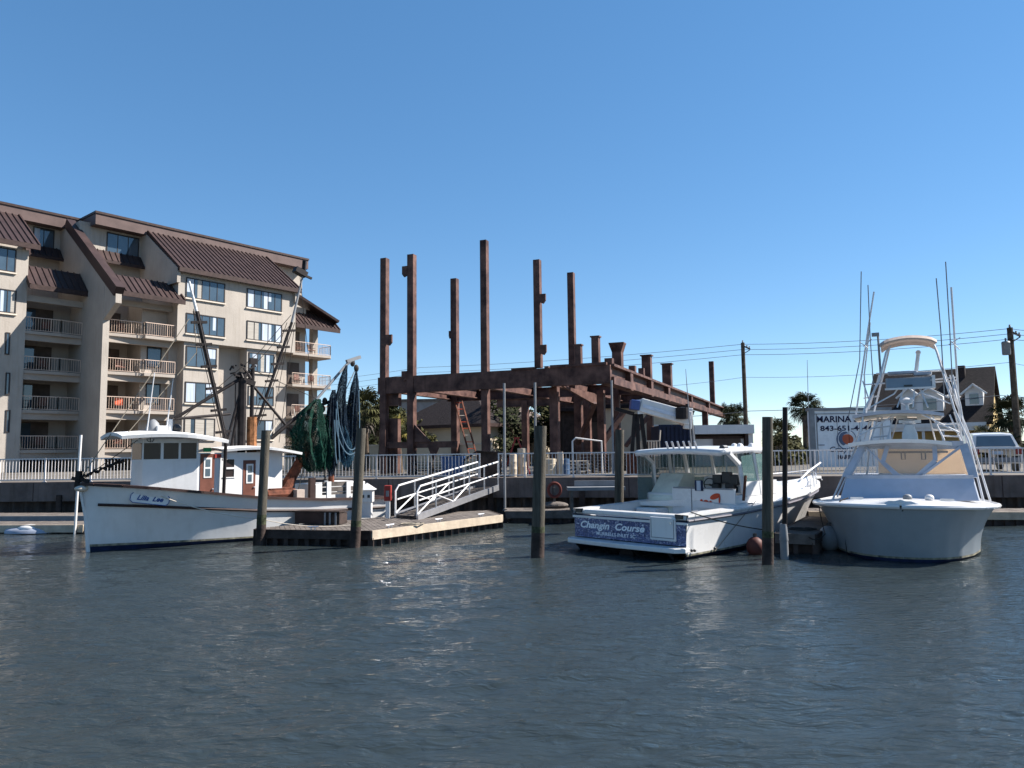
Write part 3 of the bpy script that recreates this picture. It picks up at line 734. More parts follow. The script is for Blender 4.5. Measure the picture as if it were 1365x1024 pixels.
# yellow house with dormers
yh = thing('yellow_house', 'yellow house with steep dark roof and white dormers behind the fishing boat', 'house', P(1250, 600, 58))
q_ = P(1321, 600, 54); YH = Frame((q_.x, q_.y, 0), (.788, -.616), (.616, .788))
zr, ze = YH.hit(1260, 496, 3.75)[1], YH.hit(1300, 560, -.3)[1]
xl, xr = YH.hit(1158, 540, 0)[0], 0
m = MB(YH); yb0, yb1, yr = 0, 7.5, 3.75
m.add([(xl, yb0, GZ), (xr, yb0, GZ), (xr, yb1, GZ), (xl, yb1, GZ), (xl, yb0, ze), (xr, yb0, ze), (xr, yb1, ze), (xl, yb1, ze), (xl, yr, zr-.15), (xr, yr, zr-.15)],
      [(0, 1, 5, 4), (1, 2, 6, 9, 5), (2, 3, 7, 6), (3, 0, 4, 8, 7), (4, 5, 9, 8), (6, 7, 8, 9)]); m.build('wall', M['yellow'], yh)
m = MB(YH); th = .2
for s_ in (-1, 1):
    y0 = yr+s_*4.5; zz = ze-.35
    m.add([(xl-.3, yr, zr), (xr+.3, yr, zr), (xr+.3, y0, zz), (xl-.3, y0, zz), (xl-.3, yr, zr+th), (xr+.3, yr, zr+th), (xr+.3, y0, zz+th), (xl-.3, y0, zz+th)], [(0, 1, 2, 3), (7, 6, 5, 4), (0, 4, 5, 1), (1, 5, 6, 2), (2, 6, 7, 3), (3, 7, 4, 0)])
m.build('roof', M['shingle'], yh)
def dormer(px, py0, py1, w):
    y = 1.0
    for _ in range(4): y = -.75+4.5*(YH.hit(px, py1, y)[1]-ze+.35)/(zr-ze+.35)
    y = max(-.6, y-.25); a_, z0 = YH.hit(px, py1, y); z1 = YH.hit(px, py0, y)[1]; hz = z1-z0; p = Vector((a_, y, z0))
    m = MB(YH); zs_ = z0+hz*.62
    m.prism([(p.x-w/2, y, z0-.2), (p.x+w/2, y, z0-.2), (p.x+w/2, y, zs_), (p.x, y, z1), (p.x-w/2, y, zs_)], (0, 2.6, 0)); o = m.build('dormer', M['white_paint'], yh)
    m = MB(YH); m.box((p.x, y-.02, z0+hz*.3), (w*.5, .06, hz*.5)); m.build('window', M['pane'], o)
    m = MB(YH)
    for s_ in (-1, 1): m.bar((p.x+s_*w*.72, y-.15, zs_-.12), (p.x-s_*.04, y-.15, z1+.06), .35, .12)
    m.build('gable_trim', M['white_paint'], o)
dormer(1299, 513, 540, 1.15); dormer(1213, 518, 546, 1.25); dormer(1240, 518, 548, 1.8)
a_ = YH.hit(1281, 500, 3.2)[0]; m = MB(YH); m.bx(a_-.3, a_+.3, 2.9, 3.5, zr-2, zr+.35); m.build('chimney', M['shingle'], yh)
m = MB(YH); m.bx(xl, xr, -1.9, -.02, ze-.75, ze-.5); m.bx(xl, xr, -2.0, -1.8, ze-.5, ze-.2)
for i in range(7):
    x = xl+.2+(xr-xl-.4)*i/6; m.bx(x-.09, x+.09, -1.8, -1.6, GZ, ze-.75)
m.build('porch', M['white_paint'], yh)
a_ = YH.hit(1300, 580, 0)[0]; m = MB(YH); m.bx(a_-.45, a_+.45, -.06, .02, GZ+1.0, ze-1.1); m.build('window', M['pane'], yh)

# white panel building that carries the marina lettering
sg = thing('marina_sign', 'white sign wall lettered MARINA STORE with an orange and blue wave emblem', 'sign', P(1125, 600, 36))
sy = 36.0; q0, q1 = P(1079, 548, sy), P(1186, 545, sy)
lx, rx, tz = q0.x, q1.x, q0.z
m = MB(); m.bx(lx, rx, sy, sy+.3, GZ+.15, tz); sw_m = mat('white_sign_panel', (0.66, 0.68, 0.70), 0.6, var=.08, streak=.1); m.build('panel', sw_m, sg)
m = MB(); m.bx(lx-.05, lx+.22, sy-.05, sy, GZ, tz); m.bx(lx-.06, rx+.06, sy-.06, sy+.35, tz, tz+.14); m.bx(lx+.22, rx, sy-.025, sy, tz-.17, tz-.13); m.bx(lx+.3, lx+.34, sy-.025, sy, GZ+.3, tz-.17); m.build('frame', M['grey'], sg)
m = MB()
for i in range(5):
    x = lx+1.3+i*.55; m.bx(x, x+.02, sy-.012, sy, GZ+.2, tz-.3)
m.build('seam', M['grey'], sg)
ink = mat('navy_ink', (0.02, 0.018, 0.05), 0.6); ink2 = mat('orange_ink', (0.42, 0.10, 0.05), 0.6); ink3 = mat('blue_grey_ink', (0.09, 0.12, 0.19), 0.6)
for txt, a, b2, hgt, mt in (('MARINA STORE', (1088.5, 563), (1175, 560.5), 8.0, ink), ('843-651-4444', (1093.5, 574.5), (1163, 573), 6.6, ink)):
    p0, p1 = P(*a, sy-.012), P(*b2, sy-.012); sc_ = hgt/FPX*sy/.70
    o = text_mb(txt, p0, (1, 0, 0), (0, 0, 1), sc_, width=(p1.x-p0.x), bold=.025).build('lettering', mt, sg)
p0, p1 = P(1106, 602.5, sy-.012), P(1158, 602, sy-.012)
text_mb('Crazy Sister', p0, (1, 0, 0), (0, 0, 1), .36, width=p1.x-p0.x, shear=.35, bold=.01).build('script_lettering', ink, sg)
p0, p1 = P(1117, 612, sy-.012), P(1142, 612, sy-.012)
text_mb('MARINA', p0, (1, 0, 0), (0, 0, 1), .28, width=p1.x-p0.x, bold=.02).build('lettering', ink, sg)
lc = P(1128, 586, sy-.006); pxm = sy/FPX
def disc(c, rx_, rz_, n=28, a0=0, a1=2*math.pi): return [(c.x+rx_*math.cos(a0+(a1-a0)*i/n), c.y, c.z+rz_*math.sin(a0+(a1-a0)*i/n)) for i in range(n+(0 if a1-a0 > 6.2 else 1))]
def crescent(c, r0, r1, a0, a1, sh=0, n=24):
    o = [(c.x+r0*math.cos(a0+(a1-a0)*i/n), c.y, c.z+r0*math.sin(a0+(a1-a0)*i/n)) for i in range(n+1)]
    i_ = [(c.x+sh+r1*math.cos(a0+(a1-a0)*i/n), c.y, c.z+r1*math.sin(a0+(a1-a0)*i/n)) for i in range(n+1)]
    return o, i_
oc_ = lc+Vector((1.6*pxm, 0, .3*pxm))
m = MB(); m.prism(disc(oc_, 8*pxm, 6.8*pxm), (0, -.006, 0)); m.build('emblem', ink2, sg)
m = MB(); o_, i_ = crescent(lc, 13.2*pxm, 12.6*pxm, R(95), R(265), 1.2*pxm); m.grid([o_, i_])
o_, i_ = crescent(lc, 13.6*pxm, 12.6*pxm, R(-5), R(60), .2*pxm); m.grid([o_, i_])
o_, i_ = crescent(lc+Vector((-.5*pxm, 0, 1*pxm)), 9.5*pxm, 7.0*pxm, R(80), R(250), 2.2*pxm); m.grid([o_, i_]); 
for v in m.v: v.y -= .012
m.build('emblem', ink3, sg, solid=.004)
m = MB(); m.bx(P(1091, 590, sy).x, P(1099, 590, sy).x, sy-.01, sy, P(1091, 594, sy).z, P(1091, 592.8, sy).z); m.build('small_print', ink3, sg)
# white panelled board right of the sign (seen through the tower)

# ------------------------------------------------------------------ trees
leafm = [mat('leaf_%s' % k, c, .85, spec=.1, var=.35, scale=.9, col2=c2) for k, c, c2 in (('dark', (.022, .028, .014), (.05, .056, .024)), ('mid', (.04, .045, .018), (.095, .088, .032)), ('palm', (.035, .042, .018), (.09, .088, .036)), ('yellow', (.14, .13, .03), (.3, .25, .07)))]
bark = mat('bark', (.10, .075, .055), .95, var=.4, scale=4, bump=.5)
def frond_mesh(m, base, dirv, L, rng, fan=True):
    """a fan palm leaf: stalk then blades radiating, drooping at the tips"""
    d = Vector(dirv).normalized(); side = d.cross(Vector((0, 0, 1)))
    if side.length < .05: side = Vector((1, 0, 0))
    side.normalize(); upv = side.cross(d)
    tip = base+d*L*.5; m.bar(base, tip, .025, .025)
    nb_ = 15
    for i in range(nb_):
        an = R(-115+230*i/(nb_-1)); v = d*math.cos(an)+side*math.sin(an)
        l = L*.55*(.75+.25*math.cos(an))*rng.uniform(.85, 1.1)
        mid = tip+v*l*.6+upv*.04; e = tip+v*l+Vector((0, 0, -l*.28*rng.uniform(.5, 1.5)))
        w = v.cross(upv).normalized()*(L*.030)
        m.add([tip, mid+w, mid-w, e], [(0, 1, 2), (1, 3, 2)])
def palm(label, x, y, h, cr, seed, mt=2, n=46, droop=True, dead=6):
    rng = random.Random(seed)
    r = thing('palm_tree', label, 'palm tree', (x, y, GZ), 'cabbage palms around the harbour')
    lean = Vector((rng.uniform(-.3, .3), 0, 0)); top = Vector((x, y, GZ+h))+lean
    m = MB(); pts = [Vector((x, y, GZ-.1)).lerp(top, i/6) for i in range(7)]
    m.tube(pts, [.24, .19, .18, .18, .18, .2, .16], 10)
    m.build('trunk', bark, r)
    m = MB()
    for i in range(n):
        az = rng.uniform(0, 6.283); el = rng.uniform(-.75, 1.35)
        d = Vector((math.cos(az)*math.cos(el), math.sin(az)*math.cos(el), math.sin(el)))
        frond_mesh(m, top+d*.1, d, cr*rng.uniform(.85, 1.1), rng)
    m.build('crown', leafm[mt], r); 
    if dead:
        m = MB()
        for i in range(dead):
            az = rng.uniform(0, 6.283); d = Vector((math.cos(az)*.5, math.sin(az)*.5, -1)); frond_mesh(m, top-Vector((0, 0, .1)), d, cr*.9, rng)
        m.build('dead_fronds', M['wood_grey'], r)
    return r
def leaf_tree(label, x, y, h, rad, seed, mt=0, n=2600, leaf=.22, sq=.8, low=.25, cat='tree', name='leafy_tree', group='broadleaf trees behind the marina'):
    rng = random.Random(seed)
    r = thing(name, label, cat, (x, y, GZ), group)
    m = MB(); m.tube([(x, y, GZ-.1), (x+.1, y, GZ+h*.3), (x-.05, y+.1, GZ+h*.6)], [.22, .16, .08], 8)
    cl = []
    for i in range(11):
        az = rng.uniform(0, 6.283); rr = rad*math.sqrt(rng.random())*.75; z = GZ+h*(low+(1-low)*rng.random()*.85)
        cl.append((Vector((x+math.cos(az)*rr, y+math.sin(az)*rr, z)), rad*rng.uniform(.28, .5)))
        m.tube([(x, y, GZ+h*.3), cl[-1][0]], [.07, .02], 5)
    m.build('trunk', bark, r)
    m = MB()
    for i in range(n):
        c, cr = rng.choice(cl)
        v = Vector((rng.gauss(0, 1), rng.gauss(0, 1), rng.gauss(0, sq))); v = v.normalized()*cr*(rng.random()**.45)
        p = c+v; s_ = leaf*rng.uniform(.6, 1.4)
        a = Vector((rng.gauss(0, 1), rng.gauss(0, 1), rng.gauss(0, .6))).normalized(); b_ = a.orthogonal().normalized()
        m.add([p-a*s_, p+b_*s_*.45, p+a*s_, p-b_*s_*.45], [(0, 1, 2, 3)])
    m.build('crown', leafm[mt], r)
    return r
def tp(px, Y): q = P(px, 600, Y); return q.x, q.y
x, y = tp(490, 44); palm('tall shaggy palm standing left of the leftmost rusty column', x, y, 3.6, 1.5, 1, 2, 54)
x, y = tp(506, 47); palm('palm partly hidden behind the leftmost rusty column', x, y, 3.2, 1.5, 2, 0, 46)
x, y = tp(462, 48); palm('low palm behind the hanging fishing nets', x, y, 2.4, 1.3, 3, 0, 40)
x, y = tp(533, 41); palm('small yellow green palm between the two leftmost columns', x, y, 2.4, .8, 4, 3, 22, dead=0)
x, y = tp(1074, 50); palm('dark palm rising behind the left edge of the marina sign', x, y, 3.75, 1.25, 5, 0, 60)
x, y = tp(1036, 52); palm('palm between the two right hand pilings', x, y, 2.1, 1.3, 6, 2, 44)
x, y = tp(1352, 52); palm('dark palm behind the right hand utility pole', x, y, 3.2, 1.6, 7, 0, 60)
x, y = tp(1316, 47); palm('small palm in front of the yellow house', x, y, 1.6, 1.0, 8, 2, 30)
x, y = tp(985, 66); palm('palm crown showing over the white shed roof', x, y, 3.8, 1.4, 9, 0, 40)
x, y = tp(970, 72); palm('farther palm crown left of the pole above the white shed', x, y, 4.2, 1.4, 19, 0, 36)
x, y = tp(395, 46); palm('short palm hidden behind the boom of the shrimp boat', x, y, 1.6, 1.2, 20, 2, 30)
for i, (px, Y, h, rad, mt, lab) in enumerate(((690, 58, 5.6, 2.6, 0, 'dark tree right of the shake roofed house'), (735, 60, 5.8, 2.8, 1, 'dark tree behind the largest piling'), (770, 62, 5.4, 2.6, 0, 'dark tree behind the middle columns of the frame'),
        (545, 60, 4.6, 1.9, 1, 'bushy tree left of the dark hip roof'), (890, 60, 4.6, 2.4, 0, 'dark tree behind the navy container'), (500, 56, 5.2, 2.2, 0, 'dark tree behind the tall shaggy palm'),
        (820, 66, 5.2, 2.8, 0, 'dark tree behind the cream shed'))):
    x, y = tp(px, Y); leaf_tree(lab, x, y, h, rad, 30+i, mt)
for i, (px, Y, h, rad, lab) in enumerate(((1052, 48, 1.9, 1.3, 'brown green hedge bush left of the marina sign'), (1070, 50, 1.7, 1.2, 'hedge bush just beside the marina sign'), (1037, 47, 2.0, 1.2, 'hedge bush behind the two right hand pilings'),
        (563, 50, 2.6, 1.0, 'dark shrub against the cream house wall'), (1330, 46, 2.2, 1.2, 'shrub between the yellow house and the right hand utility pole'), (1356, 46, 1.8, 1.3, 'shrub at the foot of the right hand utility pole'))):
    x, y = tp(px, Y); leaf_tree(lab, x, y, h, rad, 60+i, 1, 1300, .16, .8, .1, 'bush', 'bush', 'bushes behind the railing')

# ------------------------------------------------------------------ utility poles and lines
def upole(label, px, pt, Y, r, arm=False, trans=False):
    q = P(px, pt, Y); b_ = thing('utility_pole', label, 'utility pole', (q.x, Y, GZ), 'wooden utility poles')
    base = Vector((q.x, Y, GZ))
    m = MB(); m.tube([base, base.lerp(q, .5), q], [r*1.25, r*1.1, r], 10); m.build('pole', bark, b_)
    m = MB(); m.bar(q+Vector((-.05, -.1, -.25)), q+Vector((.55, -.1, -.55)), .1, .1); m.bar(q+Vector((.05, -.1, -.9)), q+Vector((.55, -.1, -.6)), .06, .06); m.build('crossarm', M['wood_grey'], b_)
    for v in ((0, 0, .12), (.5, -.1, -.4), (.3, -.1, -.3)):
        m = MB(); m.lathe(q+Vector(v), [(.0, -.1), (.05, -.1), (.07, -.03), (.04, .02), (.07, .06), (.0, .1)], 8); m.build('insulator', M['grey'], b_)
    if trans:
        c = q+Vector((-.42, -.15, -1.75)); m = MB(); m.lathe(c, [(0, 0), (.22, .02), (.24, .1), (.24, .75), (.26, .78), (.2, .86), (0, .9)], 14); tr = m.build('transformer', M['grey'], b_, smooth=True)
        m = MB(); m.tube([c+Vector((0, 0, .85)), c+Vector((0, 0, 1.08))], .05, 6); m.build('bushing', M['grey'], tr)
        m = MB(); m.bar(c+Vector((.2, .1, .3)), c+Vector((.42, .15, .3)), .08, .08); m.build('bracket', M['steel_dark'], tr)
    return q
pa = upole('slim wooden utility pole behind the white shed', 990, 457, 60, .15)
pb = upole('stout wooden utility pole with grey transformer at the right edge', 1346, 437, 46, .17, trans=True)
def wire(label, pts, sag, r=.022):
    m = MB()
    for a, c in zip(pts, pts[1:]):
        seg = [a.lerp(c, t/10)-Vector((0, 0, sag*4*(t/10)*(1-t/10))) for t in range(11)]
        m.tube(seg, r, 5)
    tag(m.build('power_line', M['wire_grey']), label, 'power line', 'overhead power lines')
for (dy, lab) in ((0, 'top power line of the three running left from the right hand pole'), (7, 'middle power line of the three above the steel frame'), (14, 'lowest of the three power lines passing the slim pole top')):
    wire(lab, [P(1420, 431+dy*.8, 40), P(1347, 438+dy, 46), P(990, 459+dy, 60), P(560, 490+dy, 80), P(300, 520+dy, 95)], .25, .018)
wire('thin power line crossing the sky below the three upper ones', [P(1420, 480, 44), P(1347, 483, 46), P(992, 503, 60), P(760, 520, 70)], .3, .014)
wire('thick cable running left from the yellow house gable to the frame', [P(1420, 524, 46), P(1335, 527, 54), P(1000, 548, 60), P(840, 556, 66)], .2, .024)
m = MB(); a = P(1076, 480, 42); c = P(1079, 600, 42); m.tube([(c.x, c.y, GZ), c, a], [.03, .03, .012], 6); tag(m.build('whip_antenna', M['grey']), 'thin whip antenna rising at the left edge of the marina sign', 'antenna')
m = MB(); a = P(914, 492, 31.5); c = P(919, 560, 31.5); m.tube([(c.x+.1, c.y, GZ), c, a], [.03, .03, .01], 6); tag(m.build('whip_antenna', M['grey']), 'thin whip antenna in front of the right end of the jib crane', 'antenna')
# ================================================================== DOCKS, GANGWAY, PILINGS
def v3(p, z=None): return Vector((p[0], p[1], p[2] if z is None else z))
def dock(name, label, poly, z, fas, planks_dir, lit=None, group='floating docks'):
    """poly: world xy corners (counter clockwise), deck height z"""
    r = thing(name, label, 'dock', v3(poly[0], 0), group)
    c = [Vector((p[0], p[1], 0)) for p in poly]
    d = Vector((planks_dir[0], planks_dir[1], 0)).normalized(); e = Vector((-d.y, d.x, 0))
    # planks: clip strips across the polygon by scanning
    m = MB(); lo = min(p.dot(d) for p in c); hi = max(p.dot(d) for p in c); s = lo
    rng = random.Random(len(label))
    while s < hi:
        s1 = min(hi, s+.145); xs = []
        mid = (s+s1)/2-.004
        for p, q in zip(c, c[1:]+c[:1]):
            a, b_ = p.dot(d)-mid, q.dot(d)-mid
            if a*b_ < 0: xs.append(p.lerp(q, a/(a-b_)).dot(e))
        xs.sort()
        for i in range(0, len(xs)-1, 2):
            zz = z-.03+rng.uniform(-.003, .003)
            v = [d*u+e*w_ for u in (s, s1-.012) for w_ in (xs[i], xs[i+1])]
            m.add([v[0]+Vector((0, 0, zz)), v[2]+Vector((0, 0, zz)), v[3]+Vector((0, 0, zz)), v[1]+Vector((0, 0, zz))] + [x+Vector((0, 0, zz+.03)) for x in (v[0], v[2], v[3], v[1])],
                  [(0, 3, 2, 1), (4, 5, 6, 7), (0, 1, 5, 4), (1, 2, 6, 5), (2, 3, 7, 6), (3, 0, 4, 7)])
        s = s1
    m.build('planks', M['wood_grey'], r)
    m = MB(); cen = sum(c, Vector())/len(c)
    m.prism([p+(cen-p).normalized()*.18+Vector((0, 0, -.35)) for p in c], (0, 0, z+.35-.05)); m.build('float', M['wood_dark'], r)
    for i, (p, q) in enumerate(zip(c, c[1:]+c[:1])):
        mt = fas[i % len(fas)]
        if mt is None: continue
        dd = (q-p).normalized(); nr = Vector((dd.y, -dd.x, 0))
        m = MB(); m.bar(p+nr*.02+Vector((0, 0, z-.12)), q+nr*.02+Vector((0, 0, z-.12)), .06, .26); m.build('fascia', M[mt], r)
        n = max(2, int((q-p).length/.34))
        for j in range(n+1):
            w_ = p.lerp(q, j/n)-nr*.02
            if abs(w_.x) > .8*w_.y: continue
            m = MB(); m.bar(w_+Vector((0, 0, -.3)), w_+Vector((0, 0, z-.2)), .07, .12); m.build('fender_board', M['wood_dark'], r)
    return r
A = G(340, 706, .45); B_ = G(495, 708, .45); C_ = G(669, 686.5, .45)
Dk = [(A.x, A.y), (B_.x, B_.y), (C_.x, C_.y), (C_.x-.6, C_.y+2.1), (-3.4, 27.7), (A.x-.05, A.y+.45)]
mains = dock('floating_dock', 'floating timber dock between the shrimp boat and the gangway, its sunlit edge pale', Dk, .45, ('wood_dark', 'wood_cream', 'wood_dark', None, None, 'wood_dark'), (1, .35))  # edge boards cream where sunlit, dark where shaded: light set in the colour
# inner wall under the lit edge: pale boards between the dark posts
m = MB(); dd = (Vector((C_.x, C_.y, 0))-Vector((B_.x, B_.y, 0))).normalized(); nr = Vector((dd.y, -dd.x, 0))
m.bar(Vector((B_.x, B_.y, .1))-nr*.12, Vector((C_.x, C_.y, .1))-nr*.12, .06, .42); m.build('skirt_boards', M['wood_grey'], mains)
wk = [(-.3, 28.2), (5.5, 27.3), (10.4, 26.55), (10.4, 28.2), (5.5, 29.0), (-.3, 29.9)]
dock('floating_dock', 'floating walkway under the seawall behind the white cabin cruiser', wk, .45, ('wood_grey', 'wood_grey', None, None, None, None), (1, -.12))
wk2 = [(10.45, 26.5), (14, 25.9), (30, 23.2), (30, 25), (14, 27.6), (10.45, 28.2)]
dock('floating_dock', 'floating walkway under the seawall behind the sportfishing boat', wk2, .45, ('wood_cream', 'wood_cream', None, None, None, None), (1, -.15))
q = [G(1033, 711, .5), G(1086, 713, .5), G(1122, 690, .5), G(1078, 688, .5)]
dock('finger_dock', 'short finger dock between the cabin cruiser and the sportfishing boat', [(p.x, p.y) for p in q], .5, ('wood_grey', 'wood_dark', None, 'wood_dark'), (.3, 1))
ql = [G(-40, 699, .3), G(112, 700, .3)]
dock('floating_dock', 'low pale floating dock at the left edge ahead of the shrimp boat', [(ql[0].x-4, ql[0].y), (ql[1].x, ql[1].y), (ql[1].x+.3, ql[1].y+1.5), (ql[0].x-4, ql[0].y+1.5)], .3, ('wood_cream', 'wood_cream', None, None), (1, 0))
qb = [G(-40, 687, .42), G(120, 688, .42)]
dock('floating_dock', 'grey floating dock against the left seawall', [(qb[0].x-5, qb[0].y), (qb[1].x, qb[1].y), (qb[1].x, qb[1].y+1.6), (qb[0].x-5, qb[0].y+1.6)], .42, ('grey', None, None, None), (1, 0))

# ---- gangway
gw_ = thing('gangway', 'aluminium gangway with handrails sloping from the dock up to the seawall', 'gangway', G(540, 690, .46))
n0, f0 = G(556, 690, .52), G(527, 688, .52)
n1 = P(664, 650, 30.7); f1 = n1+(f0-n0); f1.z = n1.z
UPZ = Vector((0, 0, 1))
for nm, a, c in (('stringer', n0, n1), ('stringer', f0, f1)):
    m = MB(); m.bar(a, c, .08, .22); m.build(nm, M['alum'], gw_)
m = MB()
for i in range(26):
    t_ = (i+.5)/26; m.bar(n0.lerp(n1, t_)+UPZ*.02, f0.lerp(f1, t_)+UPZ*.02, .17, .03)
m.build('deck', M['wood_grey'], gw_)
for a, c in ((n0, n1), (f0, f1)):
    m = MB(); e0 = a.lerp(c, -.02)+UPZ*.12
    m.tube([a.lerp(c, .0)+UPZ*.05, a+UPZ*.85, a.lerp(c, .03)+UPZ*1.02, c+UPZ*1.05], .035, 8); m.build('handrail', M['pipe_white'], gw_, smooth=True)
    m = MB(); m.tube([a.lerp(c, .02)+UPZ*.55, c+UPZ*.55], .028, 8); m.build('mid_rail', M['pipe_white'], gw_, smooth=True)
    for i in range(1, 6):
        p = a.lerp(c, i/5); m = MB(); m.tube([p, p+UPZ*1.04], .028, 8); m.build('post', M['alum'], gw_, smooth=True)
    m = MB()
    for i in range(0, 3):
        p, q_ = a.lerp(c, i/5), a.lerp(c, (i+1)/5); (p, q_) = (p, q_) if i % 2 == 0 else (q_, p); m.tube([p+UPZ*.1, q_+UPZ*.55], .024, 6)
    m.build('brace', M['pipe_white'], gw_)
# dark timber landing at the gangway head
ln = thing('landing_box', 'dark timber screened box on the seawall at the head of the gangway', 'box', P(655, 640, 31.4))
p0, p1 = P(636, 640, 32.2), P(668, 640, 32.2); z1 = P(650, 602, 32.2).z
m = MB(); m.bx(p0.x, p1.x, 32.2, 33.4, GZ, z1); m.build('body', M['wood_dark'], ln)
m = MB(); m.add([(p0.x-.9, 32.1, z1-.55), (p0.x, 32.1, z1+.02), (p0.x, 33.5, z1+.02), (p0.x-.9, 33.5, z1-.55), (p1.x+.1, 32.1, z1-.05), (p1.x+.1, 33.5, z1-.05)], [(0, 1, 2, 3), (1, 4, 5, 2)]); m.build('lid', M['wood_dark'], ln, solid=.06)
# two blue bins
for i, (px, lab) in enumerate(((596, 'blue wheeled bin behind the gangway handrails, the left of two'), (611, 'blue wheeled bin behind the gangway, next to the dark landing box'))):
    c = P(px, 640, 32.3); b_ = thing('wheeled_bin', lab, 'bin', (c.x, c.y, GZ), 'blue bins behind the gangway')
    bm_ = mat('blue_bin_%d' % i, (.03, .075, .19), .5)
    m = MB(); m.add([(c.x+sx*w_, c.y+sy*w_, GZ+z) for z, w_ in ((.1, .2), (.85, .26)) for sx, sy in ((-1, -1), (1, -1), (1, 1), (-1, 1))], [(3, 2, 1, 0), (4, 5, 6, 7), (0, 1, 5, 4), (1, 2, 6, 5), (2, 3, 7, 6), (3, 0, 4, 7)]); m.build('body', bm_, b_)
    m = MB(); m.box((c.x, c.y, GZ+.88), (.56, .58, .06)); m.build('lid', bm_, b_)
    for s_ in (-1, 1): m = MB(); m.tube([(c.x+s_*.24, c.y+.2, GZ+.1), (c.x+s_*.3, c.y+.2, GZ+.1)], .1, 10); m.build('wheel', M['black'], b_)

# ---- pilings
pile_m = mat('piling_timber', (.085, .075, .06), .9, var=.3, scale=3, stretch=(6, 6, .5), bump=.5)
def pile(label, px, pt, r, Y=None, base=None, pxb=None, zb=-.8, mt=pile_m, lit_wet=True):
    top = P(px, pt, Y); bx_ = P(pxb if pxb else px, base, Y)
    r_ = thing('piling', label, 'piling', (bx_.x, Y, 0), 'dock pilings')
    bot = bx_+(bx_-top)*((bx_.z-zb)/(top.z-bx_.z))
    rings = [bot.lerp(top, i/7) for i in range(8)]
    m = MB(); m.tube(rings, [r*(1.06-.08*i/7) for i in range(8)], 14); m.build('shaft', mt, r_, smooth=True)
    m = MB(); d = (top-bot).normalized(); a = bot+d*((-.8-bot.z)/d.z if bot.z < -.8 else 0)
    w0 = bot+d*((-.3-bot.z)/d.z); w1 = bot+d*((.62-bot.z)/d.z); m.tube([w0, w1], [r*1.075, r*1.06], 14); m.build('wet_band', M['wood_dark'], r_, smooth=True); w2_ = bot+d*((.86+.1*math.sin(px)-bot.z)/d.z); m = MB(); m.tube([w1, w2_], [r*1.07, r*1.045], 14); m.build('algae_band', M['algae'], r_, smooth=True)
    return r_
Yd = G(350, 706, .45).y-.12
pile('weathered piling on the left corner of the main floating dock', 354.5, 574, .115*1.15, Yd, 706, 348)
pile('weathered piling on the near right corner of the main floating dock', 481.5, 571, .14, G(475, 709, .45).y-.12, 709, 474)
pile('thick dark piling standing alone in open water near the centre', 720.5, 568, .165, G(717, 742, 0).y, 742, 716.5)
pile('dark piling behind the port side of the white cabin cruiser', 826, 573, .15, 25.0, 690, 825)
pile('thick dark piling in front of the cabin cruiser bow', 1023, 556, .125, G(1023, 752, 0).y, 752, 1023.5)
q = G(1046, 745, 0); t_ = P(1046.5, 543, q.y); r_ = thing('piling', 'thin steel pipe pile at the outer corner of the finger dock', 'piling', (q.x, q.y, 0), 'dock pilings')
m = MB(); m.tube([q-UPZ*.8, q, t_], .062, 12); m.build('shaft', M['steel_dark'], r_, smooth=True)
m = MB(); m.tube([q+UPZ*.45, q+UPZ*.85], [.11, .085], 12); m.build('collar', M['grey'], r_, smooth=True)
m = MB(); m.tube([q-UPZ*.2, q+UPZ*.45], .1, 12); m.build('sleeve', M['grey'], r_, smooth=True)
q = G(99, 712, 0); t_ = P(108, 580, q.y); m = MB(); m.tube([q-UPZ*.6, t_], .045, 10); tag(m.build('marker_pole', M['pipe_white'], smooth=True), 'slim white marker pole leaning beside the shrimp boat bow', 'pole')

# ---- things on the docks
def cleat(label, p, ang):
    o = thing('dock_cleat', label, 'cleat', p, 'galvanised cleats on the docks'); F_ = Frame(p, (math.cos(ang), math.sin(ang)), (-math.sin(ang), math.cos(ang)))
    m = MB(F_); m.tube([(-.17, 0, .1), (-.1, 0, .09), (.1, 0, .09), (.17, 0, .1)], [.015, .025, .025, .015], 8); m.build('horn', M['alum'], o, smooth=True)
    for s_ in (-1, 1): m = MB(F_); m.tube([(s_*.06, 0, 0), (s_*.06, 0, .085)], .022, 8); m.build('foot', M['alum'], o)
e_ = (Vector((C_.x, C_.y, 0))-Vector((B_.x, B_.y, 0))); an_ = math.atan2(e_.y, e_.x); nr_ = Vector((-e_.y, e_.x, 0)).normalized()
for t_, lb in ((.15, 'galvanised cleat on the pale dock edge nearest the corner piling'), (.5, 'galvanised cleat midway along the pale dock edge'), (.85, 'galvanised cleat on the pale dock edge below the gangway head')):
    p = B_.lerp(C_, t_)+nr_*.2; p.z = .45; cleat(lb, p, an_)
p = A.lerp(B_, .5); p.z = .45; p.y += .1; cleat('galvanised cleat on the shaded front edge of the main floating dock', p, 0)
for i, (px, py, lb) in enumerate(((548, 699, 'coiled pale hose lying on the main dock by the gangway foot'), (1068, 706, 'coiled dark line lying on the finger dock'))):
    p = G(px, py, .47 if i == 0 else .52); m = MB()
    m.tube([(p.x+(.1+.012*k)*math.cos(k*.5), p.y+(.1+.012*k)*math.sin(k*.5), p.z+.01+.02*(k % 13)/13) for k in range(28)], .02, 5); tag(m.build('coiled_line', M['rope'] if i == 0 else M['rope_dark']), lb, 'rope coil')
pd = thing('power_pedestal', 'white dockside power pedestal with a pointed cap', 'power pedestal', G(489, 690, .45))
c = G(489, 690, .45); s_ = c.y/FPX
m = MB(); m.bx(c.x-.17, c.x+.17, c.y-.15, c.y+.15, .45, 1.0); m.build('base', M['white'], pd)
m = MB(); m.bx(c.x-.22, c.x+.22, c.y-.2, c.y+.2, 1.0, 1.42); m.build('head', M['white'], pd)
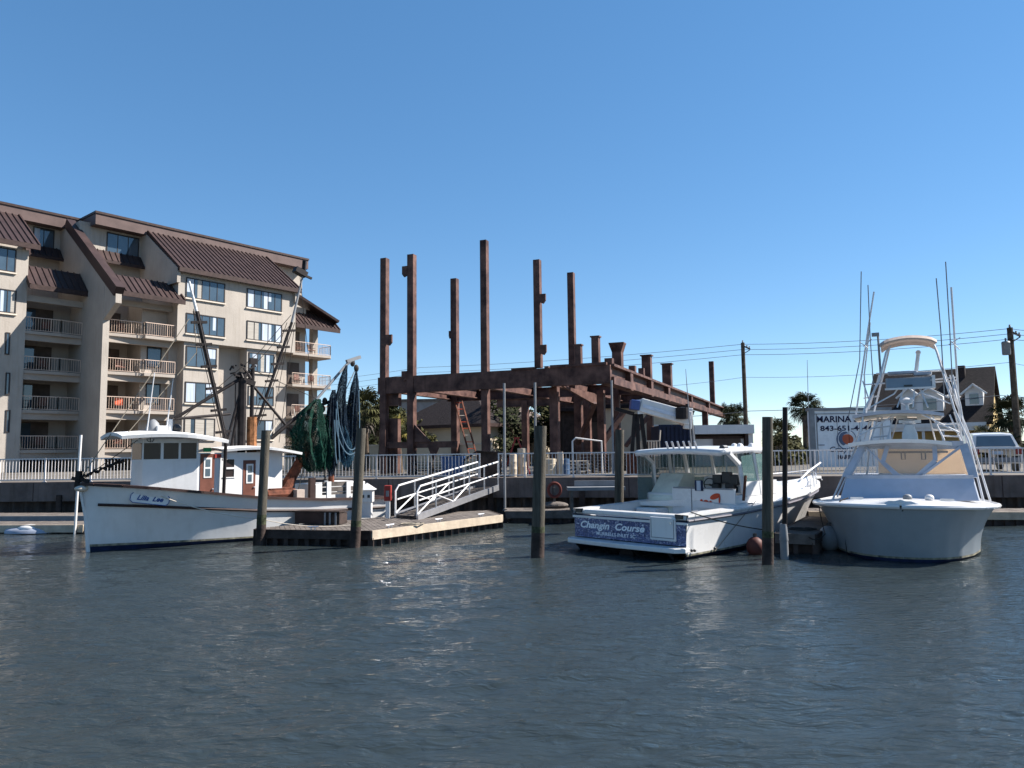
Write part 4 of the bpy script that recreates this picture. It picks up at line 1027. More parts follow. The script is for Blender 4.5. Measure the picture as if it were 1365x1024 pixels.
m = MB(); m.add([(c.x-.3, c.y-.28, 1.42), (c.x+.3, c.y-.28, 1.42), (c.x+.3, c.y+.28, 1.42), (c.x-.3, c.y+.28, 1.42), (c.x, c.y, 1.66)], [(0, 1, 4), (1, 2, 4), (2, 3, 4), (3, 0, 4), (3, 2, 1, 0)]); m.build('cap', M['white'], pd)
for i in (-1, 1): m = MB(); m.box((c.x+i*.1, c.y-.21, 1.2), (.08, .03, .1)); m.build('socket', M['black'], pd)
bxo = thing('dock_box', 'low dark brown slatted planter box lying on the floating dock', 'box', G(422, 697, .45))
a, c = G(393, 699, .45), G(452, 700, .45); dv = (c-a); dv.z = 0; d = dv.normalized(); e = Vector((-d.y, d.x, 0)); F = Frame((a.x, a.y, .45), (d.x, d.y), (e.x, e.y)); L = dv.length
m = MB(F)
m.bx(0, L*.68, 0, .55, .02, .38); m.build('body', M['dark_trim'], bxo)
m = MB(F); m.bx(L*.70, L, .02, .53, .02, .36); m.build('side_bin', M['wood_dark'], bxo)
m = MB(F); m.bx(-.02, L+.02, -.02, .57, .385, .43); m.build('lid', M['wood_dark'], bxo)
m = MB(F)
for t_ in (.69, .8, .93): m.bx(L*t_-.03, L*t_+.03, -.03, -.005, 0, .385)
m.build('strap', M['grey'], bxo)
fe = thing('fire_cabinet', 'red fire extinguisher cabinet on a white post by the gangway foot', 'fire cabinet', G(516, 692, .45)); c = G(517, 691, .45)
m = MB(); m.bx(c.x-.07, c.x+.07, c.y-.07, c.y+.07, .45, 1.1); m.build('post', M['white_paint'], fe)
m = MB(); m.bx(c.x-.12, c.x+.12, c.y-.11, c.y+.11, 1.05, 1.58); m.build('cabinet', M['red'], fe, bevel=.02)
m = MB(); m.bx(c.x-.05, c.x+.05, c.y-.13, c.y-.11, 1.2, 1.4); m.build('pane', M['grey'], fe)
# life ring / hose reel on the seawall
hr = thing('hose_reel', 'dull red coiled hose hanging on the seawall behind the large piling', 'hose', P(738, 650, 29.6)); c = P(739, 653, 29.5)
m = MB()
for k, (r0, dy) in enumerate(((.26, 0), (.3, .05), (.24, .1), (.29, .15))):
    m.tube([(c.x+r0*math.cos(a_)*.9, c.y-dy, c.z+r0*math.sin(a_)) for a_ in [2*math.pi*i/22 for i in range(23)]], .035, 6)
m.build('coil', mat('dull_red_hose', (.16, .045, .035), .7), hr)
m = MB(); m.bx(c.x-.04, c.x+.04, c.y-.1, c.y+.1, .5, c.z+.1); m.build('stand', M['wood_grey'], hr)
m = MB(); m.sphere((c.x, c.y, .56), .5, sc=(1.1, .7, .3)); m.build('hose_heap', M['wood_grey'], hr)
# fish cleaning table
tb = thing('cleaning_table', 'long grey fish cleaning table on the walkway behind the cruiser stern', 'table', (4, 28.3, .45))
a, c = P(757, 650, 27.9), P(834, 650, 27.9)
m = MB(); m.bx(a.x, c.x, 27.9, 28.6, a.z-.12, a.z); m.bx(a.x+.3, c.x, 28.5, 28.6, a.z, a.z+.22); m.build('table_top', M['grey'], tb)
for x in (a.x+.15, c.x-.15):
    for y in (27.98, 28.52): m = MB(); m.bx(x-.05, x+.05, y-.05, y+.05, .45, a.z-.12); m.build('leg', M['wood_grey'], tb)
# fenders and floats
def fender(label, c, r, mt, sc=(1, 1, 1.15)):
    f_ = thing('fender', label, 'fender', c, 'round fenders and floats')
    m = MB(); m.sphere((c[0], c[1], c[2]), r, sc=sc); m.build('ball', mt, f_, smooth=True)
    m = MB(); m.lathe((c[0], c[1], c[2]+r*sc[2]*.93), [(.0, 0), (.05, 0), (.05, .1), (0, .1)], 8); m.build('eye', M['black'], f_)
c = G(1016, 742, 0); fender('brick red ball fender beside the thick piling at the cruiser bow', (c.x-.02, c.y+.45, .18), .23, mat('fender_red', (.085, .028, .024), .6))
c = G(1113, 735, 0); fender('grey ball fender between the finger dock and the sportfishing boat', (c.x, c.y+.3, .3), .3, M['grey'])
# floating tender at the left
kd = thing('dinghy', 'small upturned blue and white dinghy floating by the left dock', 'dinghy', G(45, 711, 0)); c = G(46, 711, 0)
m = MB(); rows = []
for i in range(11):
    t_ = i/10; w_ = .36*math.sin(math.pi*min(1, .12+t_*.88))**.6; x = c.x-.95+1.9*t_
    rows.append([(x, c.y+w_*math.cos(th), .02+.24*math.sin(math.pi*(.2+.7*t_))**.5*max(0, math.sin(th))) for th in [math.pi*k/8 for k in range(9)]])
m.grid(rows); m.build('hull', mat('blue_fibreglass', (.3, .33, .4), .5), kd, smooth=True)
m = MB(); m.sphere((c.x-.15, c.y-.05, .17), .3, sc=(1.5, .8, .5)); m.build('keel_patch', M['white'], kd, smooth=True)
# mooring ropes
def rope(label, pts, sag=.15, r=.014, mt='rope'):
    m = MB(); pts = [Vector(p) for p in pts]
    for a, c in zip(pts, pts[1:]): m.tube([a.lerp(c, t/8)-UPZ*(sag*4*(t/8)*(1-t/8)) for t in range(9)], r, 5)
    tag(m.build('mooring_rope', M[mt]), label, 'rope', 'mooring ropes')
# ---- clutter behind the railing
sl = thing('stepladder', 'red stepladder standing open behind the railing left of the large piling', 'stepladder', P(689, 625, 33.5))
c = P(689, 625, 33.5); top = P(688, 585, 33.5); H_ = top.z-GZ
for sgn in (-1, 1):
    for sy in (-.22, .22):
        m = MB(); m.bar((c.x+sgn*.6, c.y+sy, GZ), (c.x+sgn*.06, c.y+sy*.6, GZ+H_), .09, .06); m.build('leg', M['red'], sl)
for i in range(1, 6):
    t_ = i/6; m = MB(); m.bx(c.x-.6+.54*t_-.06, c.x-.6+.54*t_+.06, c.y-.2, c.y+.2, GZ+H_*t_-.02, GZ+H_*t_+.02); m.build('rung', M['red'], sl)
m = MB(); m.bx(c.x-.14, c.x+.14, c.y-.2, c.y+.2, GZ+H_, GZ+H_+.06); m.build('top', M['red'], sl)
def drum(label, px, pt, Y, r, mt, cat='drum'):
    c = P(px, 630, Y); z1 = P(px, pt, Y).z; d_ = thing('barrel', label, cat, (c.x, c.y, GZ), 'barrels and cans behind the railing')
    m = MB(); h = z1-GZ; m.lathe((c.x, c.y, GZ), [(0, 0), (r, 0), (r, h*.32), (r*1.05, h*.34), (r, h*.36), (r, h*.66), (r*1.05, h*.68), (r, h*.7), (r, h), (r*.9, h+.01), (0, h+.01)], 16); m.build('body', mt, d_, smooth=True)
    m = MB(); m.lathe((c.x+r*.4, c.y, z1+.01), [(.05, 0), (.05, .05), (0, .05)], 8); m.build('cap', M['black'], d_)
drum('tall cream drum beside the red stepladder', 696, 598, 33, .2, M['wood_cream'])
drum('off white drum behind the railing right of the grey pole', 684, 606, 32.4, .16, M['wood_cream'])
drum('off white drum behind the railing just right of the large piling', 747, 603, 32.6, .14, M['wood_cream'])
drum('tan drum behind the railing near the largest piling', 733, 612, 33.5, .3, M['cream'])
drum('blue drum behind the railing under the frame', 752, 612, 33.6, .26, mat('blue_drum', (.05, .09, .16), .5))
# small stacked lumber and pallets under the frame
rngp = random.Random(5)
for i, (px, Y, w_, h, mt, lab) in enumerate(((790, 37, 1.7, .95, 'wood_grey', 'grey pallet stack under the corner of the frame'), (835, 40, 1.4, 1.0, 'wood_grey', 'brown pallet stack behind the jib crane legs'), (648, 38, 2.0, .9, 'wood_cream', 'pale pallet stack behind the dark landing box'), (575, 38, 1.8, .7, 'wood_grey', 'pallet stack behind the gangway rails'), (770, 36, 1.1, .7, 'win_sill', 'cream pallet stack behind the middle railing'))):
    c = P(px, 630, Y); st = thing('pallet_stack', lab, 'pallets', (c.x, c.y, GZ), 'pallet stacks under the steel frame'); n = int(h/.15)
    for k in range(n):
        m = MB(); a = rngp.uniform(-.04, .04)
        for j in range(5): m.box((c.x+a, c.y-.5+.25*j, GZ+.15*k+.13), (w_, .16, .03))
        for j in (-1, 0, 1): m.box((c.x+a+j*(w_/2-.08), c.y, GZ+.15*k+.06), (.12, 1.1, .11))
        m.build('pallet', M[mt], st)
# white pipe hoop rail standing under the frame
m = MB(); a, c = P(764, 640, 35.5), P(803, 588, 35.5); b0 = P(764, 584, 35.5); m.tube([(a.x, 35.5, GZ), (a.x, 35.5, b0.z-.15), (a.x+.15, 35.5, b0.z), (c.x, 35.9, c.z), (c.x+.02, 35.9, GZ)], .045, 8)
tag(m.build('hoop_rail', M['pipe_white'], smooth=True), 'white bent pipe hoop rail under the steel frame', 'rail')
# ---- jib crane on a dark A frame
jc = thing('jib_crane', 'white hydraulic jib crane with blue end on a dark A frame', 'crane', P(855, 620, 33.5)); Yc = 33.4
def c_(px, py, Y=Yc): return P(px, py, Y)
m = MB(); m.bar(c_(853, 540), c_(919, 558), .42, .62); m.build('boom', M['white_paint'], jc, bevel=.03)
m = MB(); m.bar(c_(857, 541, Yc-.23), c_(902, 554, Yc-.23), .02, .16); m.build('decal', mat('pale_blue_decal', (.55, .6, .68), .5), jc)
m = MB(); m.bar(c_(840, 539.5), c_(852, 541), .5, .45); m.build('head_block', mat('blue_machine', (.03, .06, .2), .4), jc, bevel=.03)
m = MB(); m.bar(c_(852, 533), c_(854, 552), .3, .3); m.build('pivot', M['white_paint'], jc)
m = MB(); m.tube([c_(878, 551), c_(896, 559)], .09, 8); m.tube([c_(896, 556), c_(911, 565)], .11, 8); m.build('ram', M['tan'], jc)
m = MB(); m.lathe(c_(909, 551, Yc-.35), [(0, -.28), (.28, -.25), (.28, .25), (0, .28)], 12); m.build('winch', M['steel_dark'], jc)
m = MB(); m.bar(c_(918, 544), c_(916, 572), .3, .34); m.build('drop_arm', M['white_paint'], jc, bevel=.03)
m = MB(); m.tube([c_(922, 549), c_(926, 612)], .045, 8); m.build('hoist_pole', M['grey'], jc)
for p0, p1 in (((846, 552), (840, 618)), ((849, 552), (852, 618)), ((854, 550), (864, 618)), ((820, 545), (845, 552))):
    m = MB(); a, c = c_(*p0), c_(*p1); 
    if p1[1] > 600: c.z = GZ
    m.bar(a, c, .16, .16); m.build('leg', M['steel_dark'], jc)
m = MB(); c = c_(850, 605); m.box((c.x, Yc+.2, GZ+.45), (.9, .6, .9)); m.build('motor', M['rusty'], jc, bevel=.05)
wc = thing('wire_cart', 'pale wire mesh cart beside the crane legs', 'cart', P(870, 620, 34.5)); a, c = P(858, 588, 34.6), P(880, 615, 34.6)
m = MB(); z1 = a.z
for i in range(7):
    x = a.x+(c.x-a.x)*i/6; m.bar((x, 34.6, GZ+.2), (x, 34.6, z1), .04, .04); m.bar((x, 35.4, GZ+.2), (x, 35.4, z1), .04, .04)
for i in range(4):
    z = GZ+.2+(z1-GZ-.2)*i/3; m.bar((a.x, 34.6, z), (c.x, 34.6, z), .045, .045); m.bar((a.x, 35.4, z), (c.x, 35.4, z), .045, .045); m.bar((a.x, 34.6, z), (a.x, 35.4, z), .045, .045); m.bar((c.x, 34.6, z), (c.x, 35.4, z), .045, .045)
m.build('basket', M['win_sill'], wc)
m = MB(); m.tube([(c.x, 34.6, z1), (c.x+.05, 34.6, z1+.5)], .035, 6); m.build('handle', M['win_sill'], wc)
for x in (a.x+.2, c.x-.2): m = MB(); m.tube([(x, 34.55, GZ+.12), (x, 34.62, GZ+.12)], .12, 12); m.build('wheel', M['black'], wc)

# ---- parked car behind the right railing
pcx = P(1330, 612, 31.2); car = thing('parked_car', 'white parked car seen from behind over the railing at the right edge', 'car', (pcx.x, pcx.y, GZ))
F = Frame((pcx.x, pcx.y, GZ), (.93, -.36), (.36, .93))
wp = mat('white_car_paint', (.62, .61, .60), .25, coat=.6, var=.03)
secs = [(0, .45, .92, .80), (.05, .35, 1.02, .88), (.5, .3, 1.05, .9), (1.2, .3, 1.05, .92), (3.2, .3, 1.02, .92), (4.5, .35, .9, .85), (4.75, .45, .75, .7)]
m = MB(F); m.grid([[(-w, y, zb), (-w-.03, y, (zb+zt)/2), (-w, y, zt), (-w*.6, y, zt+.03), (w*.6, y, zt+.03), (w, y, zt), (w+.03, y, (zb+zt)/2), (w, y, zb)] for y, zb, zt, w in secs], closed=True); m.build('body', wp, car, smooth=True)
m = MB(F); cab = [(.22, 1.0, .86, .86), (.62, 1.55, .74, .72), (.9, 1.62, .72, .7), (2.3, 1.64, .72, .7), (2.8, 1.55, .72, .7), (3.6, 1.0, .86, .84)]
m.grid([[(-w0, y, .98), (-w1, y, z), (-w1*.5, y, z+.035), (w1*.5, y, z+.035), (w1, y, z), (w0, y, .98)] for y, z, w0, w1 in cab]); m.build('roof', wp, car, smooth=True)
m = MB(F); m.add([(-.72, .17, 1.06), (.72, .17, 1.06), (.62, .52, 1.50), (-.62, .52, 1.50)], [(0, 1, 2, 3)]); m.build('rear_window', M['pane'], car, solid=.03)
for s_ in (-1, 1):
    m = MB(F); m.box((s_*.76, -.02, .86), (.2, .08, .26)); m.build('tail_light', M['red'], car)
    for y in (.85, 3.6):
        m = MB(F); m.tube([(s_*.72, y, .33), (s_*.92, y, .33)], .33, 18); w_ = m.build('wheel', M['black'], car); m = MB(F); m.tube([(s_*.9, y, .33), (s_*.935, y, .33)], .2, 12); m.build('rim', M['alum'], w_)
    m = MB(F); m.box((s_*1.02, 2.6, 1.08), (.2, .12, .16)); m.build('mirror', wp, car)
m = MB(F); m.box((0, -.05, .5), (1.6, .12, .2)); m.build('bumper', M['grey'], car); m = MB(F); m.box((0, -.02, .8), (.4, .04, .14)); m.build('plate', M['curtain'], car)
# ================================================================== SHRIMP BOAT
def interp(x, xs, ys): return float(np.interp(x, xs, ys))
class Hull:
    def __init__(s, sa, sb, sz, wb, wa, n=34, pw=1.3, keel=-.5):
        s.f = [i/n for i in range(n+1)]; s.sa, s.sb, s.sz, s.wb, s.wa, s.pw, s.keel = sa, sb, sz, wb, wa, pw, keel
    def pt(s, f, l, side=1):
        ax = s.sa[0]+(s.sa[-1]-s.sa[0])*f; aw = s.wa[0]+(s.wa[-1]-s.wa[0])*f
        bs = interp(ax, s.sa, s.sb); zs = interp(ax, s.sa, s.sz); bw = interp(aw, s.wa, s.wb)
        if l < 0: return (aw+(.2 if f < .05 else 0)*(-l), side*bw*(1+l*.6), l*-s.keel)
        return (aw+(ax-aw)*l, side*(bw+(bs-bw)*l**s.pw), zs*l)
    def skin(s, m, l0, l1, n=5):
        for sd in (1, -1):
            m.grid([[s.pt(f, l0+(l1-l0)*j/n, sd) for j in range(n+1)] for f in s.f])
        m.grid([[s.pt(1, l0+(l1-l0)*j/n, -1) for j in range(n+1)], [s.pt(1, l0+(l1-l0)*j/n, 1) for j in range(n+1)]])
        return m
    def deck(s, m, l, inset=.06, f0=.0, f1=1.0, camber=.03):
        rows = []
        for f in s.f:
            if f < f0 or f > f1: continue
            a, b_, z = s.pt(f, l); b_ = max(0, b_-inset); rows.append([(a, -b_, z), (a, -b_*.5, z+camber*.75), (a, 0, z+camber), (a, b_*.5, z+camber*.75), (a, b_, z)])
        return m.grid(rows)
    def line(s, l, side, db=0, dz=0, f0=0, f1=1):
        return [(p[0], p[1]+side*db, p[2]+dz) for p in (s.pt(f, l, side) for f in s.f if f0 <= f <= f1)]
P0 = G(120, 735, 0)
Bt = Frame((P0.x, P0.y, 0), (.71, .705), (.705, -.71))
bq = Bt.hit
shr = thing('shrimp_boat', 'white wooden shrimp boat with dark rigging and outriggers moored at the left', 'fishing boat', Bt((4.6, 0, 0)))
H = Hull([-.3, -.05, .5, 1.3, 2.5, 4.4, 6.5, 8.9, 9.45], [.03, .42, .92, 1.28, 1.5, 1.62, 1.6, 1.42, 1.36], [1.90, 1.88, 1.83, 1.74, 1.58, 1.32, 1.15, 1.06, 1.05],
         [.02, .25, .55, .95, 1.3, 1.36, 1.2, 1.05], [0, .6, 1.4, 2.6, 4.4, 6.4, 8.6, 9.3])
wph = M['white_paint']
m = MB(Bt); H.skin(m, .07, 1.0, 7); m.build('hull', wph, shr, smooth=True)
m = MB(Bt); H.skin(m, -.9, .07, 3); m.build('bottom_paint', M['navy_boot'], shr, smooth=True)
m = MB(Bt)
for sd in (1, -1): m.grid([[(p[0], p[1]+sd*.006, p[2]) for p in H.line(l_, sd)] for l_ in (.07, .105)])
m.build('scum_line', M['scum'], shr)
m = MB(Bt); H.deck(m, .62, .1); m.build('deck', M['wood_grey'], shr)
m = MB(Bt)
for sd in (1, -1):
    m.grid([[(p[0], p[1]-sd*.16, p[2]) for p in H.line(1, sd)], H.line(.62, sd, -.1)])
m.build('bulwark_lining', wph, shr)
for sd in (1, -1):
    m = MB(Bt); L_ = H.line(1, sd, -.05, .03); 
    for a, c in zip(L_, L_[1:]): m.bar(a, c, .24, .075)
    m.build('cap_rail', M['dark_trim'], shr)
    m = MB(Bt); m.tube(H.line(.71, sd, .02, 0, .02), .045, 6); m.build('rub_rail', M['dark_trim'], shr)
m = MB(Bt); a = H.pt(1, 1, -1); c = H.pt(1, 1, 1); m.bar((a[0], a[1], a[2]+.03), (c[0], c[1], c[2]+.03), .22, .07); m.build('cap_rail', M['dark_trim'], shr)
m = MB(Bt); m.tube([(-.02, 0, -.3), (-.15, 0, 1.0), (-.33, 0, 1.97)], [.06, .05, .06], 8); m.build('stem', wph, shr)
# name panel
def on_hull(px, py):          # march the pixel ray onto the near hull side
    best = None
    for i in range(140):
        f = i/140*.6
        for j in range(20):
            l = .6+.4*j/19; q = Bt(H.pt(f, l)); x, y = proj(q); d = (x-px)**2+(y-py)**2
            if best is None or d < best[0]: best = (d, q, f, l)
    return best
e00, e10, e11, e01 = [on_hull(*p)[1] for p in ((173, 669), (226, 674), (226, 661), (173, 656))]
ax = ((e10-e00)+(e11-e01)).normalized(); nn = ax.cross(UPZ); ay = nn.cross(ax)*-1 if nn.cross(ax).z < 0 else nn.cross(ax)
nn = ax.cross(ay).normalized()
if nn.y > 0: nn = -nn
cen = (e00+e10+e11+e01)/4+nn*.06; wl = (e10-e00).length/2*.98; hl = .155
def rp(u, v): return cen+ax*u+ay*v
blue = mat('blue_lettering', (.02, .06, .22), .5)
pn = MB(); k_ = .07
octo = lambda w, h, k: [(-w+k, -h), (w-k, -h), (w, -h+k), (w, h-k), (w-k, h), (-w+k, h), (-w, h-k), (-w, -h+k)]
pn.prism([rp(u, v)-nn*.09 for u, v in octo(wl, hl, k_)], nn*.09)
nb_ = pn.build('name_board', wph, shr)
m = MB(); o_ = octo(wl*.985, hl*.95, k_)
for (a, b2), (c, d2) in zip(o_, o_[1:]+o_[:1]): m.bar(rp(a, b2)+nn*.004, rp(c, d2)+nn*.004, .018, .012, up=nn)
m.build('border', blue, nb_)
text_mb('Lilla  Lee', rp(-wl*.66, -.055)+nn*.003, ax, ay, .2, width=wl*1.35, shear=.4, bold=.028).build('lettering', blue, nb_)

# ---- wheelhouse
bW = .86
A1 = bq(263, 620, bW)[0]; A2 = bq(376, 640, bW)[0]; bN = .5
A0 = bq(190, 620, bN)[0]
tpr = lambda a: 1 if a >= A1 else (bN+(bW-bN)*(a-A0)/(A1-A0))/bW
Bw = lambda p: Bt((p[0], p[1]*tpr(p[0]), p[2]))
_n = Bt.a*(bN-bW)/(A1-A0)+Bt.b
def bqw(px, py): w = PL(px, py, Bt((A1, bW, 0)), _n.normalized())-Bt.o; return w.dot(Bt.a), w.z
zt = bqw(225, 585)[1]; zt2 = bq(340, 603, bW)[1]; zf = .85
def wall_with_holes(m, a0, a1, z0, z1, holes, b, th=.05):
    """holes: (a0,a1,z0,z1)"""
    xs = sorted({a0, a1, *[h[0] for h in holes], *[h[1] for h in holes]}); zs = sorted({z0, z1, *[h[2] for h in holes], *[h[3] for h in holes]})
    for i in range(len(xs)-1):
        for j in range(len(zs)-1):
            cx, cz = (xs[i]+xs[i+1])/2, (zs[j]+zs[j+1])/2
            if any(h[0] < cx < h[1] and h[2] < cz < h[3] for h in holes): continue
            m.bx(xs[i], xs[i+1], b-th, b, zs[j], zs[j+1])
wins = []
boat_glass = glass('boat_window', (.03, .022, .022), .15, spec=.25)
for p0, p1 in ((192, 214), (218.5, 238), (241.5, 262)):
    a0, z1 = bqw(p0, 590.5); a1, z0 = bqw(p1, 612); wins.append((a0, a1, bqw(226, 612)[1], bqw(226, 590.5)[1]))
w2 = (bq(297.5, 636, bW)[0], bq(312, 636, bW)[0], bq(305, 636, bW)[1], bq(305, 612.5, bW)[1])
d1 = (bq(266, 650, bW)[0], bq(285, 650, bW)[0], zf+.05, bq(276, 605, bW)[1])
d2 = (bq(323.5, 650, bW)[0], bq(340, 650, bW)[0], zf+.05, bq(332, 613.5, bW)[1])
m = MB(Bw)
wall_with_holes(m, A0, A1+.001, zf+.4, zt, wins, bW); wall_with_holes(m, A1+.002, A2, zf, zt2, [d1, w2, d2], bW)
m.bx(A0, A2, -bW, -bW+.05, zf, zt2); m.bx(A0, A1, -bW, -bW+.05, zt2, zt)
m.bx(A0-.0, A0+.05, -bW+.05, bW-.05, zf, wins[0][2]); m.bx(A0, A0+.05, -bW+.05, bW-.05, wins[0][3], zt)
for b_ in (-bW+.1, -.3, .3, bW-.1): m.bx(A0, A0+.05, b_-.06, b_+.06, wins[0][2], wins[0][3])
m.bx(A1, A1+.05, -bW+.05, bW-.05, zt2, zt); m.bx(A2-.05, A2, -bW+.05, bW-.05, zf, zt2)
m.build('wheelhouse', wph, shr)
m = MB(Bw); m.bx(A0+.3, A2-.2, -bW+.1, -bW+.3, zf, zt2-.1); m.bx(A0+.3, A0+1.0, -.5, .4, zf, wins[0][2]-.12); m.build('wheelhouse_interior', M['door'], shr)
for wv in wins+[w2]:
    m = MB(Bw); m.bx(wv[0], wv[1], bW-.035, bW-.02, wv[2], wv[3]); wo_ = m.build('window', boat_glass, shr)
    m = MB(Bw); m.bx(wv[0]-.03, wv[1]+.03, bW-.0, bW+.02, wv[2]-.03, wv[2]); m.bx(wv[0]-.03, wv[1]+.03, bW, bW+.02, wv[3], wv[3]+.03)
    if wv is w2: m.bx(wv[0], wv[1], bW-.02, bW+.01, (wv[2]+wv[3])/2-.03, (wv[2]+wv[3])/2+.03)
    m.build('frame', wph, wo_)
m = MB(Bw); m.bx(A0-.012, A0, -.7, .7, wins[0][2], wins[0][3]); m.build('front_window', boat_glass, shr)
for dd_ in (d1, d2):
    m = MB(Bt); m.bx(dd_[0], dd_[1], bW-.04, bW+.015, dd_[2], dd_[3]); do = m.build('door', M['door'], shr)
    w_ = dd_[1]-dd_[0]; x0, x1 = dd_[0]+w_*.24, dd_[1]-w_*.2; z1 = dd_[3]-.12; z0 = z1-.62
    m = MB(Bt); m.bx(x0, x1, bW+.015, bW+.03, z0, z1); m.build('door_window', wph, do)
    m = MB(Bt); zm = (z0+z1)/2; m.bx(x0+.05, x1-.05, bW+.03, bW+.036, z0+.05, zm-.03); m.bx(x0+.05, x1-.05, bW+.03, bW+.036, zm+.03, z1-.05); m.build('pane', M['pane'], do)
    m = MB(Bt); m.sphere((dd_[1]-.05, bW+.03, dd_[2]+.75), .03, 8, 6); m.build('handle', M['alum'], do)
# roofs: cambered, with an overhanging visor
def camber_roof(a0, a1, z0, z1, hb, name, th=.1, cam=.12):
    m = MB(Bt); rows = []
    n = 12
    for i in range(n+1):
        t_ = i/n; a = a0+(a1-a0)*t_; z = z0+(z1-z0)*t_+.12*math.sin(math.pi*min(1, t_*1.0))
        rows.append([(a, hb*s_*(.72+.28*min(1, t_*1.6)), z+cam*(1-s_*s_)) for s_ in (-1, -.6, -.2, .2, .6, 1)])
    m.grid(rows); return m.build(name, M['white_paint'], shr, solid=th)
rf0 = bq(166, 580, bW+.35)[0]
camber_roof(rf0, A1+.75, zt+.03, zt-.10, bW+.5, 'pilothouse_roof')
camber_roof(A1+.75, bq(394, 610, bW)[0], zt2+.06, zt2-.06, bW+.45, 'aft_roof', .08, .06)
# anchor emblem, boards
m = MB(Bt); a, z = bqw(200.5, 584)
m.xf = Bw; m.bx(a-.012, a+.012, bW, bW+.01, z-.12, z+.1); m.bx(a-.06, a+.06, bW, bW+.01, z+.04, z+.06)
m.tube([(a+.09*math.cos(t_), bW+.006, z-.03+.09*math.sin(t_)) for t_ in [math.pi+math.pi*i/8 for i in range(9)]], .012, 5); m.build('anchor_emblem', M['black'], shr)
a, z = bq(276, 600, bW); m = MB(Bt); m.bx(a-.12, a+.1, bW, bW+.08, z-.06, z+.07); m.build('green_light_board', mat('green_board', (.02, .22, .08), .5), shr)
a, z = bq(290, 608, bW); m = MB(Bt); m.bx(a-.1, a+.1, bW, bW+.04, z-.06, z+.06); m.build('red_board', M['red'], shr)
# roof gear
zr = zt+.2
m = MB(Bt); a, z = bq(204, 572, .3); m.lathe((a, .3, z-.12), [(.2, 0), (.22, .1), (.16, .3), (.06, .4), (0, .42)], 14); m.build('radar_dome', M['grey'], shr, smooth=True)
m = MB(Bt); a, z = bq(226, 571, .3); m.lathe((a, .3, z-.15), [(.09, 0), (.09, .42), (0, .44)], 12); m.build('vent', M['white'], shr, smooth=True)
m = MB(Bt); a, z = bq(236, 572, .3); m.sphere((a, .3, z+.02), .14); m.build('searchlight', M['black'], shr)
m = MB(Bt); a, z = bq(215, 573, .5); m.bx(a-.15, a+.15, .3, .6, z-.1, z+.12); m.build('horn', M['white'], shr, bevel=.03)
m = MB(Bt); m.tube([(*(lambda q: (q[0], .9, q[1]))(bq(196, 574, .9)),), (*(lambda q: (q[0], .9, q[1]))(bq(206, 497, .9)),)], [.02, .012], 6); m.build('antenna', M['pipe_white'], shr)
m = MB(Bt); m.tube([(*(lambda q: (q[0], .5, q[1]))(bq(222, 572, .5)),), (*(lambda q: (q[0], .5, q[1]))(bq(231, 505, .5)),)], [.02, .012], 6); m.build('antenna', M['pipe_white'], shr)
# ---- rigging in the centre plane unless noted
def q3(px, py, b=0): a, z = bq(px, py, b); return (a, b, z)
SD = M['steel_dark']
def spar(name, pts, r, mt=SD, b=0): 
    m = MB(Bt); m.tube([q3(p[0], p[1], p[2] if len(p) > 2 else b) for p in pts], r, 8); return m.build(name, mt, shr, smooth=True)
def sparbox(name, p0, p1, w, mt=SD, b=0):
    m = MB(Bt); m.bar(q3(*p0, b), q3(*p1, b), w, w); return m.build(name, mt, shr)
spar('mast', ((321, 640), (323.5, 497)), .14)
spar('mast', ((334, 612), (337, 488)), .07); m = MB(Bt); a = q3(339, 484); m.bx(a[0]-.16, a[0]+.1, -.05, .05, a[2]-.05, a[2]+.16); m.build('mast_block', SD, shr)
spar('exhaust_stack', ((335, 640), (336, 556)), .17, M['rust_orange'])
spar('antenna_mast', ((313, 600), (314, 512)), .02)
m = MB(Bt)
rg = random.Random(4)
c = q3(326, 496)
for i in range(26):
    v = Vector((rg.uniform(-.4, .3), rg.uniform(-.2, .2), rg.uniform(-.25, .32))); m.bar(Vector(c)+v, Vector(c)+v+Vector((rg.uniform(-.22, .22), rg.uniform(-.1, .1), rg.uniform(-.2, .2))), .05, .05)
m.build('mast_head_gear', SD, shr)
sparbox('gallows_beam', (318, 504), (339, 512), .16)
spar('fore_stay_boom', ((331, 499), (233, 558)), .05); spar('fore_stay_boom', ((229, 559), (307, 552)), .045)
spar('mast_strut', ((300, 597), (321, 520)), .045); spar('mast_strut', ((308, 596), (325, 506)), .045)
spar('mast_strut', ((330, 498), (338, 510)), .06); spar('back_stay_boom', ((338, 515), (400, 590)), .05)
# outriggers with cross bars
def outrigger(pts, b, tip, r=.055, bars=6, off=(3.0, 0)):
    m = MB(Bt); m.tube([q3(*p, b) for p in pts], r, 8); o = m.build('outrigger', SD, shr)
    m = MB(Bt); m.tube([q3(p[0]+off[0], p[1]+off[1], b) for p in pts[1:]], .014, 5); m.tube([q3(p[0]-off[0]*1.6, p[1], b) for p in pts[1:]], .012, 5); m.build('stay_wire', M['rope_dark'], o)
    p0, p1 = Vector(q3(*pts[1], b)), Vector(q3(*pts[-1], b))
    for i in range(bars):
        m = MB(Bt); p = p0.lerp(p1, (i+.5)/bars); m.bar(p+Vector((-.24, 0, -.03)), p+Vector((.24, 0, .03)), .09, .08); m.build('cross_bar', SD, o)
    m = MB(Bt); m.tube([q3(*pts[-1], b), q3(*tip, b)], [.05, .035], 8); m.build('tip', M['pipe_white'] if tip[0] < 300 else M['grey'], o)
    return o
outrigger(((298, 660), (301, 590), (262, 415)), bW+.12, (252, 375))
outrigger(((333, 590), (342, 566), (389, 430)), -1.0, (405, 362), off=(4, 0))
